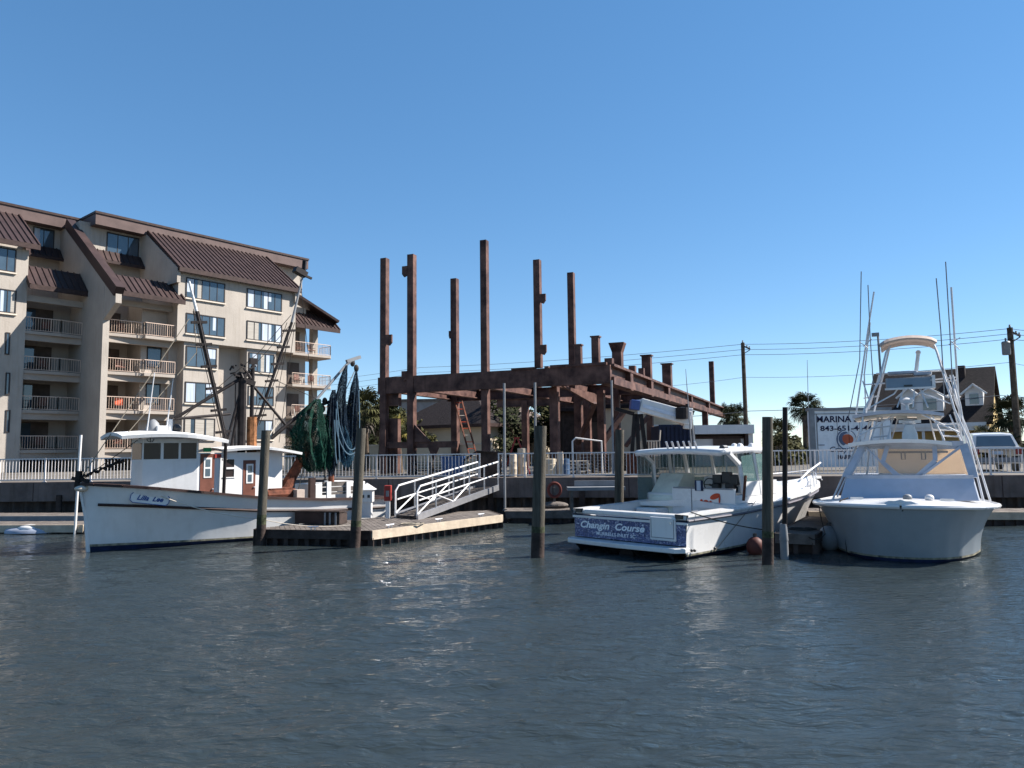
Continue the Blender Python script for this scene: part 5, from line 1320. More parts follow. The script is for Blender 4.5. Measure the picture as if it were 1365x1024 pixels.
m = MB(Bt); a = Vector(q3(401, 362, -1.0)); m.bar(a+Vector((-.25, 0, .05)), a+Vector((.2, 0, -.12)), .3, .2); m.bar(a+Vector((.05, 0, -.1)), a+Vector((.45, 0, -.2)), .08, .08); m.bar(a+Vector((.12, 0, 0)), a+Vector((.15, 0, .42)), .16, .12); m.build('tip_block', SD, shr)
# aft boom
spar('boom', ((362, 584), (420, 535)), .07); spar('boom', ((420, 535), (462, 486), (476, 477)), [.055, .05, .045], M['grey'])
sparbox('boom_head', (462, 482), (480, 476), .12, M['grey'])
spar('boom_foot', ((378, 655), (415, 588)), [.22, .14], M['rusty'])
spar('davit_post', ((441, 660), (444, 530)), .11, M['rusty'])
sparbox('davit_arm', (425, 541), (446, 533), .1); 
for p in ((430, 545), (441, 546), (475, 491), (470, 484), (417, 553), (412, 548), (433, 535)):
    m = MB(Bt); c = q3(*p); m.sphere(c, .11, 8, 6, (1, .6, 1.3)); m.build('block', SD, shr)
# stay wires and lines
def line(pts, r=.011, mt='rope_dark', b=0, name='stay'):
    m = MB(Bt)
    pp = [q3(p[0], p[1], p[2] if len(p) > 2 else b) for p in pts]; m.tube(pp, r, 5); m.build(name, M[mt], shr)
line(((106, 642), (190, 582), (330, 497)), .012); line(((106, 640), (252, 425)), .014, 'rope'); line(((168, 580, .5), (262, 470, .5), (258, 412, 1.0)), .012, 'rope')
line(((330, 497), (388, 432)), .011); line(((240, 560), (345, 470), (388, 420)), .012); line(((258, 412, 1.1), (300, 590, 1.1)), .011)
line(((385, 445), (360, 580)), .011); line(((392, 440), (372, 590)), .011); line(((400, 370), (418, 540)), .011); line(((330, 490), (440, 540)), .012)
line(((475, 490), (405, 640)), .016, 'rope'); line(((440, 545), (408, 610), (396, 660)), .016, 'rope'); line(((392, 545), (398, 585), (412, 612), (420, 640)), .02, 'win_sill'); line(((345, 603), (372, 560)), .02, 'win_sill')
# bow gear
m = MB(Bt); m.tube([Vector((-.36, 0, 2.1)).lerp(Vector((.75, .2, 2.6)), i/27)+Vector((0, rg.uniform(-.04, .04), rg.uniform(-.04, .04))) for i in range(28)], [.03+.028*(i % 2) for i in range(28)], 6)
m.build('bow_chain', SD, shr)
m = MB(Bt); m.bar((-.38, 0, 1.85), (-.36, 0, 2.3), .14, .12); m.bar((-.55, 0, 2.1), (-.1, .06, 2.0), .09, .1); m.build('bow_roller', M['steel_dark'], shr)
m = MB(Bt); m.sphere((-.3, .12, 1.8), .2, sc=(1, .7, .45)); m.build('bow_float', M['win_sill'], shr, smooth=True)
# aft deck gear
m = MB(Bt); a = q3(370, 655, .9); m.bx(a[0]-.3, a[0]+.5, .3, 1.0, .8, a[2]+.1); m.tube([(a[0]-.4, .9, a[2]-.1), (a[0]+.6, .9, a[2]-.1)], .18, 10); m.build('winch', M['rusty'], shr)
m = MB(Bt); a = q3(399, 664, 1.2); m.bx(a[0]-.14, a[0]+.14, 1.0, 1.3, .8, a[2]+.28); m.build('tackle_box', M['tan'], shr)
m = MB(Bt); a = q3(416, 668, 1.2); m.bx(a[0]-.1, a[0]+.1, 1.1, 1.25, .8, q3(416, 637, 1.2)[2]); m.build('bitt', M['dark_trim'], shr)
m = MB(Bt); a0, a1 = q3(421, 660, .6), q3(478, 660, .6); m.bx(a0[0], a1[0], -.9, .55, .75, q3(440, 645, .6)[2]); m.build('fish_hold', wph, shr, bevel=.03)
m = MB(Bt); z0 = q3(478, 642, .9)[2]; m.bx(a1[0]-.55, a1[0]+.15, -.9, .8, .75, z0); m.build('stern_locker', wph, shr, bevel=.03)
td = thing('trawl_door', 'grey slatted trawl door leaning on the shrimp boat aft rail', 'trawl door', Bt(q3(450, 660, 1.3)))
for i, (y0, y1) in enumerate(((643, 649), (650, 656), (657, 660))):
    p0, p1 = q3(430, y1, 1.3), q3(470 if i else 466, y0, 1.3); m = MB(Bt); m.bx(p0[0], p1[0], 1.27, 1.36, p0[2], q3(430, y0, 1.3)[2]); m.build('board', M['wood_grey'], td)
for px in (436, 462):
    p0 = q3(px, 668, 1.3); m = MB(Bt); m.bx(p0[0]-.08, p0[0]+.08, 1.37, 1.43, p0[2], q3(px, 642, 1.3)[2]); m.build('strap', M['white_paint'], td)

# ---- nets hanging from the booms
def net(label, path, mt, seed, lobes=9, depth=.28):
    """path: (px, py, half width px); folded cloth hanging along it"""
    rn = random.Random(seed); o = thing('fishing_net', label, 'fishing net', Bt(q3(path[-1][0], path[-1][1], .2)), 'fishing nets hanging from the shrimp boat rigging')
    n = 40; rows = []; ph = [rn.uniform(0, 6.28) for _ in range(4)]
    ts = [i/(n-1) for i in range(n)]; k = len(path)-1
    for t_ in ts:
        x = t_*k; i = min(k-1, int(x)); u = x-i
        px, py, hw = [path[i][j]+(path[i+1][j]-path[i][j])*u for j in range(3)]
        c = q3(px, py, .2); w_ = hw*26.5/FPX; row = []
        for j in range(48):
            th = 2*math.pi*j/48; fold = 1+.26*math.sin(lobes*th+ph[0]+3*t_)+.12*math.sin(5*th+ph[1]-6*t_)+.06*math.sin(t_*40+th*3)+rn.uniform(-.05, .05)
            row.append((c[0]+w_*math.cos(th)*fold, c[1]+w_*.75*math.sin(th)*fold, c[2]+.05*math.sin(lobes*th)*t_))
        rows.append(row)
    m = MB(Bt); m.grid(rows, closed=True); m.build('netting', mt, o, smooth=True)
    return o
def netmat(name, c, c2):
    m = mat(name, c, .9, var=.4, scale=2.2, bump=.6, bscale=26, col2=c2, stretch=(1, 1, .18), spec=.1)
    t = m.node_tree; b = t.nodes['Principled BSDF']; nz = t.nodes.new('ShaderNodeTexNoise'); nz.inputs['Scale'].default_value = 34; nz.inputs['Detail'].default_value = 3
    tc = t.nodes.new('ShaderNodeTexCoord'); t.links.new(tc.outputs['Object'], nz.inputs['Vector']); mr = t.nodes.new('ShaderNodeMapRange'); mr.inputs[1].default_value = .35; mr.inputs[2].default_value = .55; mr.inputs[3].default_value = .25; mr.inputs[4].default_value = 1
    t.links.new(nz.outputs['Fac'], mr.inputs[0]); t.links.new(mr.outputs[0], b.inputs['Alpha']); return m
ng = netmat('green_net', (.006, .014, .014), (.008, .05, .034)); nbk = netmat('navy_net', (.005, .007, .011), (.012, .028, .05)); nbl = netmat('blue_net', (.012, .03, .05), (.04, .11, .17))
o1 = net('dark green net bundled left of the rusty davit post', ((424, 532, 3), (416, 548, 12), (412, 575, 18), (414, 600, 19), (418, 618, 15), (420, 628, 7)), ng, 1)
o2 = net('dark green skirt of net just left of the rusty davit post', ((432, 552, 3), (436, 580, 7), (434, 605, 12), (432, 625, 9)), ng, 2)
o3 = net('navy tail of net hanging from the boom, left of two peaks', ((462, 487, 1.2), (458, 505, 4.5), (454, 530, 6.5), (453, 560, 8), (455, 590, 9), (456, 612, 7)), nbk, 3)
o4 = net('navy tail of net hanging below the boom tip', ((475, 495, 1.2), (473, 515, 5), (470, 545, 7), (468, 575, 7.5), (466, 600, 7)), nbk, 4)
o5 = net('narrow dark net wrapped down the davit post', ((445, 520, 2), (443, 540, 6), (441, 580, 6.5), (442, 620, 6.5), (441, 634, 3)), nbk, 5)
o6 = net('blue green net gathered low between the two navy tails', ((452, 545, 1.5), (455, 575, 7), (459, 598, 10), (462, 615, 8), (462, 622, 3)), nbl, 6)
for k, pts in enumerate(([(449, 535), (453, 570), (464, 597), (474, 596), (479, 570), (478, 520)], [(448, 545), (450, 580), (462, 604), (474, 602), (480, 580)], [(446, 560), (447, 600), (449, 618)], [(450, 560), (452, 600), (453, 616)])):
    m = MB(Bt); pp = [Vector(q3(p[0], p[1], .62)) for p in pts]; fine = []
    for i in range(len(pp)-1):
        p0 = pp[max(0, i-1)]; p1, p2 = pp[i], pp[i+1]; p3 = pp[min(len(pp)-1, i+2)]
        for s_ in range(6):
            t_ = s_/6; fine.append(.5*((2*p1)+(-p0+p2)*t_+(2*p0-5*p1+4*p2-p3)*t_*t_+(-p0+3*p1-3*p2+p3)*t_**3))
    m.tube(fine+[pp[-1]], .021, 6); m.build('rope_edge', mat('pale_blue_rope_%d' % k, (.09, .15, .20), .8), o6 if k < 2 else o5, smooth=True)
# mooring ropes
rope('pale mooring rope from the shrimp boat side to the right dock piling', [on_hull(215, 662)[1], P(348, 692, Yd), G(470, 700, .5)], .12, .014, 'win_sill')
# ================================================================== WHITE CABIN CRUISER (stern towards us)
c0 = G(918, 748, 0)
Cr = Frame((c0.x-.695*1.85, c0.y+.719*1.85, 0), (.719, .695), (.695, -.719))
cru = thing('cabin_cruiser', 'white fishing cruiser with a blue patterned transom lettered Changin Course, stern towards the water', 'motor boat', Cr((4.5, 0, 0)))
WG = M['white']
H2 = Hull([0, 2.6, 5, 7, 9, 10.5, 11.25], [1.85, 1.93, 1.92, 1.74, 1.22, .55, .0], [1.05, 1.08, 1.18, 1.28, 1.38, 1.47, 1.54], [1.78, 1.8, 1.72, 1.4, .78, .3, .0], [0, 2.6, 4.6, 6.4, 8.3, 9.6, 10.3], pw=1.5, keel=-.5)
H2.f = [1-f for f in H2.f]                       # transom skin is drawn on the last station
m = MB(Cr); H2.skin(m, .09, .93, 7); m.build('hull', WG, cru, smooth=True)
m = MB(Cr); H2.skin(m, -.9, .09, 3); m.build('bottom_paint', M['navy_boot'], cru, smooth=True)
m = MB(Cr)
for sd in (1, -1): m.grid([[(p[0], p[1]+sd*.006, p[2]) for p in H2.line(l_, sd)] for l_ in (.09, .135)])
m.build('scum_line', M['scum'], cru)
m = MB(Cr); H2.skin(m, .93, 1.0, 2); m.build('sheer_band', WG, cru, smooth=True)
gt_ = mat('grey_rub_strip', (.12, .11, .13), .5)
for sd in (1, -1):
    m = MB(Cr); L_ = H2.line(.91, sd, .025); m.tube(L_, .032, 6); m.build('rub_rail', gt_, cru)
    m = MB(Cr); rows = []
    for f in H2.f:
        a, b_, z = H2.pt(f, 1.0, sd); bi = b_-sd*min(abs(b_), .36 if a < 2.9 else 3); rows.append([(a, b_+sd*.03, z), (a, b_+sd*.03, z+.05), (a, bi if a < 2.9 else 0, z+(.06 if a < 2.9 else .16)), (a, bi if a < 2.9 else 0, z-.05)])
    m.grid(rows); m.build('gunwale', WG, cru)
    m = MB(Cr); m.grid([[(f_, sd*1.50, 1.1), (f_, sd*1.50, .4)] for f_ in (0.0, 1, 2, 2.9)]); m.build('cockpit_lining', WG, cru)
m = MB(Cr); m.bx(.02, .36, -1.8, 1.8, .96, 1.09); m.build('transom_cap', WG, cru, bevel=.03)
m = MB(Cr); m.bx(.05, 3.0, -1.55, 1.55, .36, .42); m.build('cockpit_floor', WG, cru)
# transom face, patterned band, door, platform
tz = lambda px, py: Cr.hita(px, py, 0)
gb = bpy.data.materials.new('blue_wave_pattern'); gb.use_nodes = True; t = gb.node_tree; bs = t.nodes['Principled BSDF']; bs.inputs['Roughness'].default_value = .35
tc = t.nodes.new('ShaderNodeTexCoord'); nz = t.nodes.new('ShaderNodeTexNoise'); nz.inputs['Scale'].default_value = 13; nz.inputs['Detail'].default_value = 5; nz.inputs['Distortion'].default_value = 2.2
rp = t.nodes.new('ShaderNodeValToRGB'); e = rp.color_ramp.elements
e[0].position = .44; e[0].color = (.018, .028, .095, 1); e[1].position = .66; e[1].color = (.62, .66, .74, 1)
x = e.new(.49); x.color = (.05, .075, .2, 1); x = e.new(.54); x.color = (.10, .15, .34, 1); x = e.new(.575); x.color = (.05, .03, .08, 1)
t.links.new(tc.outputs['Object'], nz.inputs['Vector']); t.links.new(nz.outputs['Fac'], rp.inputs['Fac']); t.links.new(rp.outputs[0], bs.inputs['Base Color'])
zb0, zb1 = .34, .86
m = MB(Cr); m.bx(-.012, 0, -1.80, 1.80, zb0, zb1); m.build('transom_graphic', gb, cru)
m = MB(Cr); m.bx(-.02, -.0, -1.86, 1.86, .92, .945); m.build('transom_stripe', M['navy_boot'], cru)
m = MB(Cr); m.bx(-.03, 0.0, -1.86, 1.86, .86, .92); m.build('transom_moulding', WG, cru)
p0, p1 = PL(775, 709, Cr((0, 0, 0)), Cr.a), PL(860, 713.5, Cr((0, 0, 0)), Cr.a); axl = (p1-p0); axl.z = 0
tl = mat('silver_lettering', (.82, .82, .84), .4)
o0 = Vector((p0.x, p0.y, .60))-Cr.a*.02
un_ = axl.normalized(); L_ = axl.length
text_mb('Changin', o0, axl, UPZ, .25, width=L_*.47, shear=.28, bold=.03).build('lettering', tl, cru); text_mb('Course', o0+un_*L_*.56, axl, UPZ, .25, width=L_*.44, shear=.28, bold=.03).build('lettering', tl, cru)
p0, p1 = PL(796, 720, Cr((0, 0, 0)), Cr.a), PL(848, 723, Cr((0, 0, 0)), Cr.a); axl = p1-p0; axl.z = 0
text_mb('MURRELLS INLET SC', Vector((p0.x, p0.y, .43))-Cr.a*.02, axl, UPZ, .12, width=axl.length, bold=.02).build('lettering', tl, cru)
b0, b1 = tz(868, 700)[0], tz(902, 700)[0]
m = MB(Cr); m.bx(-.07, -.01, b0, b1, .44, 1.02); o = m.build('transom_door', WG, cru, bevel=.02)
m = MB(Cr); m.bx(-.076, -.068, b0+.04, b1-.04, .50, .52); m.bx(-.076, -.068, b0+.04, b0+.055, .5, .98); m.bx(-.076, -.068, b1-.055, b1-.04, .5, .98); m.build('door_seam', M['grey'], o)
m = MB(Cr); m.bx(-.085, -.07, b1-.16, b1-.1, .86, .92); m.build('latch', M['alum'], o)
m = MB(Cr); m.prism([(-.42, -1.72, .2), (-.5, 0, .2), (-.42, 1.72, .2), (-.2, 1.9, .2), (0.0, 1.9, .2), (0.0, -1.9, .2), (-.2, -1.9, .2)], (0, 0, .12)); m.build('swim_platform', WG, cru, bevel=.02)
for b_ in (-1.5, -.6, .4, 1.45): m = MB(Cr); m.bar((-.3, b_, .2), (.0, b_, -.05), .05, .06); m.build('platform_bracket', M['black'], cru)
for b_ in (-1.65, 1.65): m = MB(Cr); m.bx(-.35, 0, b_-.15, b_+.15, -.12, .0); m.build('trim_tab', M['black'], cru)
m = MB(Cr); m.tube([(.02, .1, .0), (-.18, .1, -.02)], .24, 12); m.build('exhaust', M['steel_dark'], cru)
for b_ in (-1.65, 1.62): m = MB(Cr); m.bx(-.03, .12, b_-.1, b_+.1, 1.0, 1.1); m.build('cleat_pocket', M['black'], cru)
for (px, py) in ((922, 734), (926, 734), (953, 731)):
    q = PL(px, py, Cr((0, 1.86, 0)), Cr.b); m = MB(); m.sphere(q, .04, 8, 6); m.build('through_hull', M['black'], cru)
# ---- cabin
zr_ = 2.60
clear = bpy.data.materials.new('clear_windscreen'); clear.use_nodes = True; t = clear.node_tree; bs = t.nodes['Principled BSDF']
bs.inputs['Base Color'].default_value = (.09, .17, .17, 1); bs.inputs['Roughness'].default_value = .03; bs.inputs['Alpha'].default_value = .45
def crp(px, py, a): b_, z = Cr.hita(px, py, a); return (a, b_, z)
m = MB(Cr)
rows = []
for a, w, dz in ((2.35, 1.42, -.02), (2.5, 1.48, .03), (4.0, 1.5, .07), (5.2, 1.42, .06), (5.6, 1.25, 0)):
    rows.append([(a, w*s_, zr_+dz+.07*(1-s_*s_)) for s_ in (-1, -.9, -.5, 0, .5, .9, 1)])
m.grid(rows); m.build('hardtop', WG, cru, solid=.14, smooth=True)
m = MB(Cr)
m.bx(3.0, 5.4, -1.52, 1.52, 1.16, 1.42)                               # coachroof sides
m.prism([(5.4, -1.5, 1.2), (5.4, 1.5, 1.2), (7.6, .9, 1.3), (8.3, 0, 1.3), (7.6, -.9, 1.3)], (0, 0, .3))
m.build('trunk_cabin', WG, cru, bevel=.05)
# frame posts and windows
m = MB(Cr)
for sd in (-1, 1):
    m.bar((5.35, sd*1.42, 1.4), (4.9, sd*1.38, zr_), .1, .12); m.bar((4.35, sd*1.48, 1.4), (4.15, sd*1.44, zr_), .09, .1)
    m.bar((3.45, sd*1.5, 1.35), (3.3, sd*1.46, 2.3), .12, .1); m.bar((3.3, sd*1.46, 2.28), (2.75, sd*1.46, zr_), .12, .1)
    m.bx(3.4, 5.35, sd*1.5-.03, sd*1.5+.03, 1.38, 1.78)
m.bar((5.35, -1.4, 1.42), (5.35, 1.4, 1.42), .1, .1); m.bar((5.35, -.45, 1.42), (4.95, -.42, zr_), .07, .08); m.bar((5.35, .45, 1.42), (4.95, .42, zr_), .07, .08)
m.build('cabin_frame', WG, cru)
for sd in (-1, 1):
    m = MB(Cr); m.add([(3.5, sd*1.49, 1.79), (4.34, sd*1.49, 1.79), (4.2, sd*1.45, 2.55), (3.42, sd*1.46, 2.5)], [(0, 1, 2, 3)]); m.build('side_window', clear, cru, solid=.012)
    m = MB(Cr); m.add([(4.42, sd*1.48, 1.79), (5.3, sd*1.44, 1.79), (4.95, sd*1.4, 2.55), (4.28, sd*1.45, 2.55)], [(0, 1, 2, 3)]); m.build('side_window', clear, cru, solid=.012)
for b0, b1 in ((-1.38, -.48), (-.42, .42), (.48, 1.38)):
    m = MB(Cr); m.add([(5.34, b0, 1.46), (5.34, b1, 1.46), (4.97, b1, 2.56), (4.97, b0, 2.56)], [(0, 1, 2, 3)]); m.build('windscreen', clear, cru, solid=.012)
# dash, helm, bulkhead, lounge
m = MB(Cr); m.prism([(4.2, -.3, 1.42), (4.35, -.3, 1.86), (5.2, -.3, 1.95), (5.3, -.3, 1.42)], (0, 1.72, 0)); m.build('dash', M['white_paint'], cru)
m = MB(Cr); m.bx(2.95, 3.0, -.55, 1.5, .42, 1.6); m.bx(3.0, 4.2, 1.42, 1.5, .42, 1.42); m.build('bulkhead', WG, cru)
m = MB(Cr); m.bx(2.935, 2.95, .1, .12, .42, 1.58); m.bx(2.93, 2.95, -.5, 1.45, 1.57, 1.61); m.build('panel_seam', M['grey'], cru)
m = MB(Cr); m.prism([(2.95, -1.4, .45), (2.95, -1.4, 1.3), (3.6, -1.4, 1.98), (4.2, -1.4, 1.98), (4.2, -1.4, .45)], (0, .85, 0)); m.build('lounge_seat', mat('pale_vinyl', (.62, .64, .56), .5), cru, bevel=.03)
m = MB(Cr); m.bx(2.3, 2.94, -1.4, -.7, .42, 1.0); m.build('bait_station', WG, cru, bevel=.02)
q = crp(946, 646, 4.15); m = MB(Cr); m.tube([(q[0], q[1]+.19*math.cos(t_), q[2]+.19*math.sin(t_)) for t_ in [2*math.pi*i/20 for i in range(21)]], .018, 6); m.bar((q[0], q[1]-.19, q[2]), (q[0], q[1]+.19, q[2]), .025, .025); m.bar((q[0], q[1], q[2]), (q[0]+.2, q[1], q[2]-.05), .05, .05); m.build('steering_wheel', M['black'], cru)
for (px, py, w_, h) in ((955, 639, .3, .26), (967, 637, .28, .34), (977, 640, .26, .3), (953, 649, .24, .2), (972, 648, .3, .16), (976, 653, .2, .16)):
    q = crp(px, py, 4.05); m = MB(Cr); m.bx(q[0], q[0]+.2, q[1]-w_/2, q[1]+w_/2, q[2]-h/2, q[2]+h/2); m.build('instrument', M['black'], cru, bevel=.03)
q = crp(931, 647, 2.9); m = MB(Cr); m.bx(2.91, 2.94, q[1]-.13, q[1]+.13, q[2]-.16, q[2]+.14); o = m.build('cup_pocket', M['navy_boot'], cru); m = MB(Cr); m.bx(2.895, 2.91, q[1]-.06, q[1]+.07, q[2]-.15, q[2]+.13); m.build('towel', M['curtain'], o)
# orange crab emblem
m = MB(Cr); s_ = .021
def blob(px, py, rx_, ry_, rot=0):
    b_, z = Cr.hita(px, py, 2.93); pts = []
    for i in range(16):
        an = 2*math.pi*i/16; u, v = rx_*math.cos(an), ry_*math.sin(an); pts.append((2.938, b_+(u*math.cos(rot)-v*math.sin(rot))*s_, z+(u*math.sin(rot)+v*math.cos(rot))*s_))
    m.prism(pts, (-.012, 0, 0))
blob(953, 662, 8, 3.6, .35); blob(941, 671, 4.6, 4.6); blob(935, 669, 2.2, 3.6); blob(948, 671, 2, 4, .5); blob(959, 666, 1.2, 5, -.1)
m.build('orange_emblem', M['orange'], cru)
# rod holders on the hardtop, lamp, cleats, rails
for i in range(6):
    q = crp(893+i*7.6, 606, 2.5); m = MB(Cr); m.tube([(2.5, q[1], zr_-.02), (2.32, q[1], zr_+.34)], .03, 8); m.build('rod_holder', M['alum'], cru, smooth=True)
q = crp(965, 603, 2.9); m = MB(Cr); m.tube([(2.8, q[1], zr_+.13), (3.0, q[1], zr_+.13)], .09, 12); m.build('spotlight', M['black'], cru)
for i, (a, b_) in enumerate(((4.4, .9), (4.6, .6), (4.9, 1.0))): m = MB(Cr); m.lathe((a, b_, zr_+.12), [(.1, 0), (.12, .05), (.06, .14), (0, .16)], 10); m.build('gps_dome', WG, cru)
for sd in (1, -1):
    top_ = []; m = MB(Cr)
    for f in (.0, .04, .1, .17, .24, .3):
        a, b_, z = H2.pt(1-f if H2.f[0] == 1 else f, 1, sd)
        a, b_, z = H2.pt(1-f, 1, sd); b_ -= sd*min(abs(b_), .1); top_.append((a, b_, z+.36)); m.tube([(a, b_, z+.05), (a, b_, z+.36)], .014, 6)
    m.tube(top_, .015, 6); m.build('bow_rail', M['alum'], cru)
m = MB(Cr); m.bx(11.0, 11.7, -.14, .14, 1.55, 1.66); m.build('pulpit', WG, cru, bevel=.03)
m = MB(Cr); m.bar((11.2, 0, 1.7), (11.75, 0, 1.62), .06, .06); m.tube([(11.65, -.16, 1.5), (11.8, 0, 1.62), (11.65, .16, 1.5)], .028, 6); m.build('anchor', M['alum'], cru)
m = MB(Cr); m.tube([(9.4, .4, 1.62), (10.2, .3, 1.85), (11.5, .2, 2.15)], .035, 6); m.build('boat_hook', M['pipe_white'], cru)
for (a, b_) in ((.5, 1.75), (3.2, 1.8), (8.5, 1.1)): m = MB(Cr); m.bar((a-.14, b_, H2.pt(a/11.25, 1)[2]+.1), (a+.14, b_, H2.pt(a/11.25, 1)[2]+.1), .03, .04); m.build('cleat', M['alum'], cru)
a, b_, z = 3.0, 1.75, 1.3; m = MB(Cr); m.tube([(3.35, 1.62, 1.95), (3.0, 1.72, 1.3)], .04, 6); m.build('gaff', M['rusty'], cru)
m = MB(Cr); q = crp(868, 640, 2.6); m.bx(2.5, 3.35, -1.46, -1.44, 1.2, 2.5); m.build('side_curtain', clear, cru)
tp_ = P(1016, 706, G(1023, 752, 0).y); rope('dark mooring rope from the cruiser stern corner to the thick piling', [Cr((.3, 1.75, 1.16)), tp_], .05, .014, 'rope_dark')
rope('second mooring rope slanting down the cruiser hull side', [Cr((3.3, 1.93, 1.28)), Cr((1.2, 1.86, .12))], .0, .01, 'rope')
# ================================================================== SPORTFISHING BOAT (bow towards us)
b0_ = G(1205, 749, 0)
Sp = Frame((b0_.x, b0_.y, 0), (.47, .883), (.883, -.47))
spf = thing('sportfishing_boat', 'white sportfishing boat with tuna tower and outriggers, bow towards the water', 'motor boat', Sp((4.5, 0, 0)))
H3 = Hull([-.3, -.27, -.2, -.05, .2, .6, 1.2, 2.0, 3.2, 6, 9.5], [.0, .34, .6, .93, 1.27, 1.62, 1.92, 2.1, 2.24, 2.3, 2.1], [1.34, 1.34, 1.335, 1.33, 1.32, 1.30, 1.28, 1.24, 1.18, 1.05, .95], [.0, .3, .6, .9, 1.22, 1.5, 1.7, 1.8, 1.86, 1.8], [0, .03, .12, .32, .7, 1.3, 2.2, 3.4, 6, 9.5], pw=2.2, keel=-.5)
H3.f = [(i/56)**2.3 for i in range(57)]
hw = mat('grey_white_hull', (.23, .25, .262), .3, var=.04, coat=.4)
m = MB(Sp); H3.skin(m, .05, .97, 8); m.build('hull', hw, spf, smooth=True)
m = MB(Sp); H3.skin(m, -.9, .05, 3); m.build('bottom_paint', M['navy_boot'], spf, smooth=True)
m = MB(Sp)
for sd in (1, -1): m.grid([[(p[0]-.004, p[1]+sd*.006, p[2]) for p in H3.line(l_, sd)] for l_ in (.05, .085)])
m.build('scum_line', M['scum'], spf)
m = MB(Sp)
for sd in (1, -1): m.tube(H3.line(1, sd, .02, -.03), .06, 8)
m.build('rub_rail', M['white'], spf, smooth=True)
m = MB(Sp); H3.deck(m, 1.0, .0, camber=.14); m.build('deck', M['white'], spf, smooth=True)
def sq(px, py, a): b_, z = Sp.hita(px, py, a); return (a, b_, z)
UVZ = M['white']
# cabin house
m = MB(Sp); A_ = [sq(1119, 668, 2.0), sq(1307, 668, 2.0), sq(1298, 637, 2.45), sq(1128, 637, 2.45)]
back = [(p[0]+3.6, p[1], p[2]) for p in A_]
m.add(A_+back, [(0, 1, 2, 3), (7, 6, 5, 4), (0, 4, 5, 1), (1, 5, 6, 2), (2, 6, 7, 3), (3, 7, 4, 0)]); m.build('cabin_front', mat('shaded_white_fabric' if False else 'shade_tinted_white_fabric', (.40, .43, .50), .7, var=.05), spf, bevel=.03)  # white fabric; the blue grey of its shade is put into the colour
vin = bpy.data.materials.new('clear_vinyl'); vin.use_nodes = True; t = vin.node_tree; bs = t.nodes['Principled BSDF']
bs.inputs['Base Color'].default_value = (.55, .52, .48, 1); bs.inputs['Roughness'].default_value = .12; bs.inputs['Alpha'].default_value = .16
canvas = bpy.data.materials.new('translucent_tan_canvas'); canvas.use_nodes = True; t = canvas.node_tree; bs = t.nodes['Principled BSDF']
nz = t.nodes.new('ShaderNodeTexNoise'); nz.inputs['Scale'].default_value = 3; rp = t.nodes.new('ShaderNodeValToRGB'); rp.color_ramp.elements[0].color = (.70, .56, .40, 1); rp.color_ramp.elements[1].color = (.84, .70, .53, 1)
t.links.new(nz.outputs['Fac'], rp.inputs['Fac']); t.links.new(rp.outputs[0], bs.inputs['Base Color'])
tr = t.nodes.new('ShaderNodeBsdfTranslucent'); ms = t.nodes.new('ShaderNodeMixShader'); ms.inputs[0].default_value = .6
t.links.new(rp.outputs[0], tr.inputs['Color']); t.links.new(bs.outputs[0], ms.inputs[1]); t.links.new(tr.outputs[0], ms.inputs[2]); t.links.new(ms.outputs[0], t.nodes['Material Output'].inputs['Surface'])
T0, T1 = sq(1152, 592, 3.0), sq(1284, 592, 3.0)
m = MB(Sp); m.add([A_[3], A_[2], T1, T0], [(0, 1, 2, 3)]); m.build('front_enclosure', vin, spf, solid=.01)
for (p, q_) in ((A_[3], T0), (A_[2], T1)):
    m = MB(Sp); b0 = (p[0]+2.9, p[1], p[2]); b1 = (q_[0]+2.2, q_[1], q_[2]); m.add([p, b0, b1, q_], [(0, 1, 2, 3)]); m.build('side_enclosure', vin, spf, solid=.01)
mgx = mat('enclosure_binding', (.40, .42, .47), .6)  # white binding, greyed so that its shade sits in the colour
m = MB(Sp)
def strip(p, q_, w_=.09): m.bar(p, q_, w_, .03, up=Sp.a*-1)
L0 = lambda u, v: tuple(Vector(A_[3]).lerp(Vector(A_[2]), u).lerp(Vector(T0).lerp(Vector(T1), u), v))
strip(L0(0, 0), L0(0, 1), .2); strip(L0(1, 0), L0(1, 1), .2); strip(L0(0, .0), L0(1, .0), .14); strip(L0(0, .97), L0(1, .97), .22)
strip(L0(.25, .95), L0(.26, .45), .11); strip(L0(.26, .45), L0(.43, .03), .12); strip(L0(.72, .95), L0(.72, .5), .11); strip(L0(.72, .5), L0(.57, .03), .12)
strip(L0(.04, .9), L0(.4, .05), .045); strip(L0(.96, .9), L0(.62, .1), .06)
m.build('enclosure_binding', mgx, spf)
m = MB(Sp); q0, q1 = sq(1172, 640, 5.4), sq(1279, 600, 5.4); m.bx(5.4, 5.43, q0[1]+.0, q1[1]+.25, 1.5, q1[2]+.06); m.build('rear_curtain', canvas, spf)
m = MB(Sp); m.bx(5.3, 5.34, q0[1]+.3, q1[1]-.3, q1[2]-.08, q1[2]-.02)
for px in (1204, 1231): a = sq(px, 607, 5.3); m.tube([(5.3, a[1]-.05, a[2]+.1), (5.28, a[1]-.05, a[2]-.12), (5.28, a[1]+.05, a[2]-.12), (5.3, a[1]+.05, a[2]+.1)], .02, 6)
m.build('curtain_rod', M['rope'], spf)
m = MB(Sp); m.bx(3.4, 4.2, -.55, .55, 1.3, 1.95); m.build('helm_console', M['white_paint'], spf, bevel=.05)
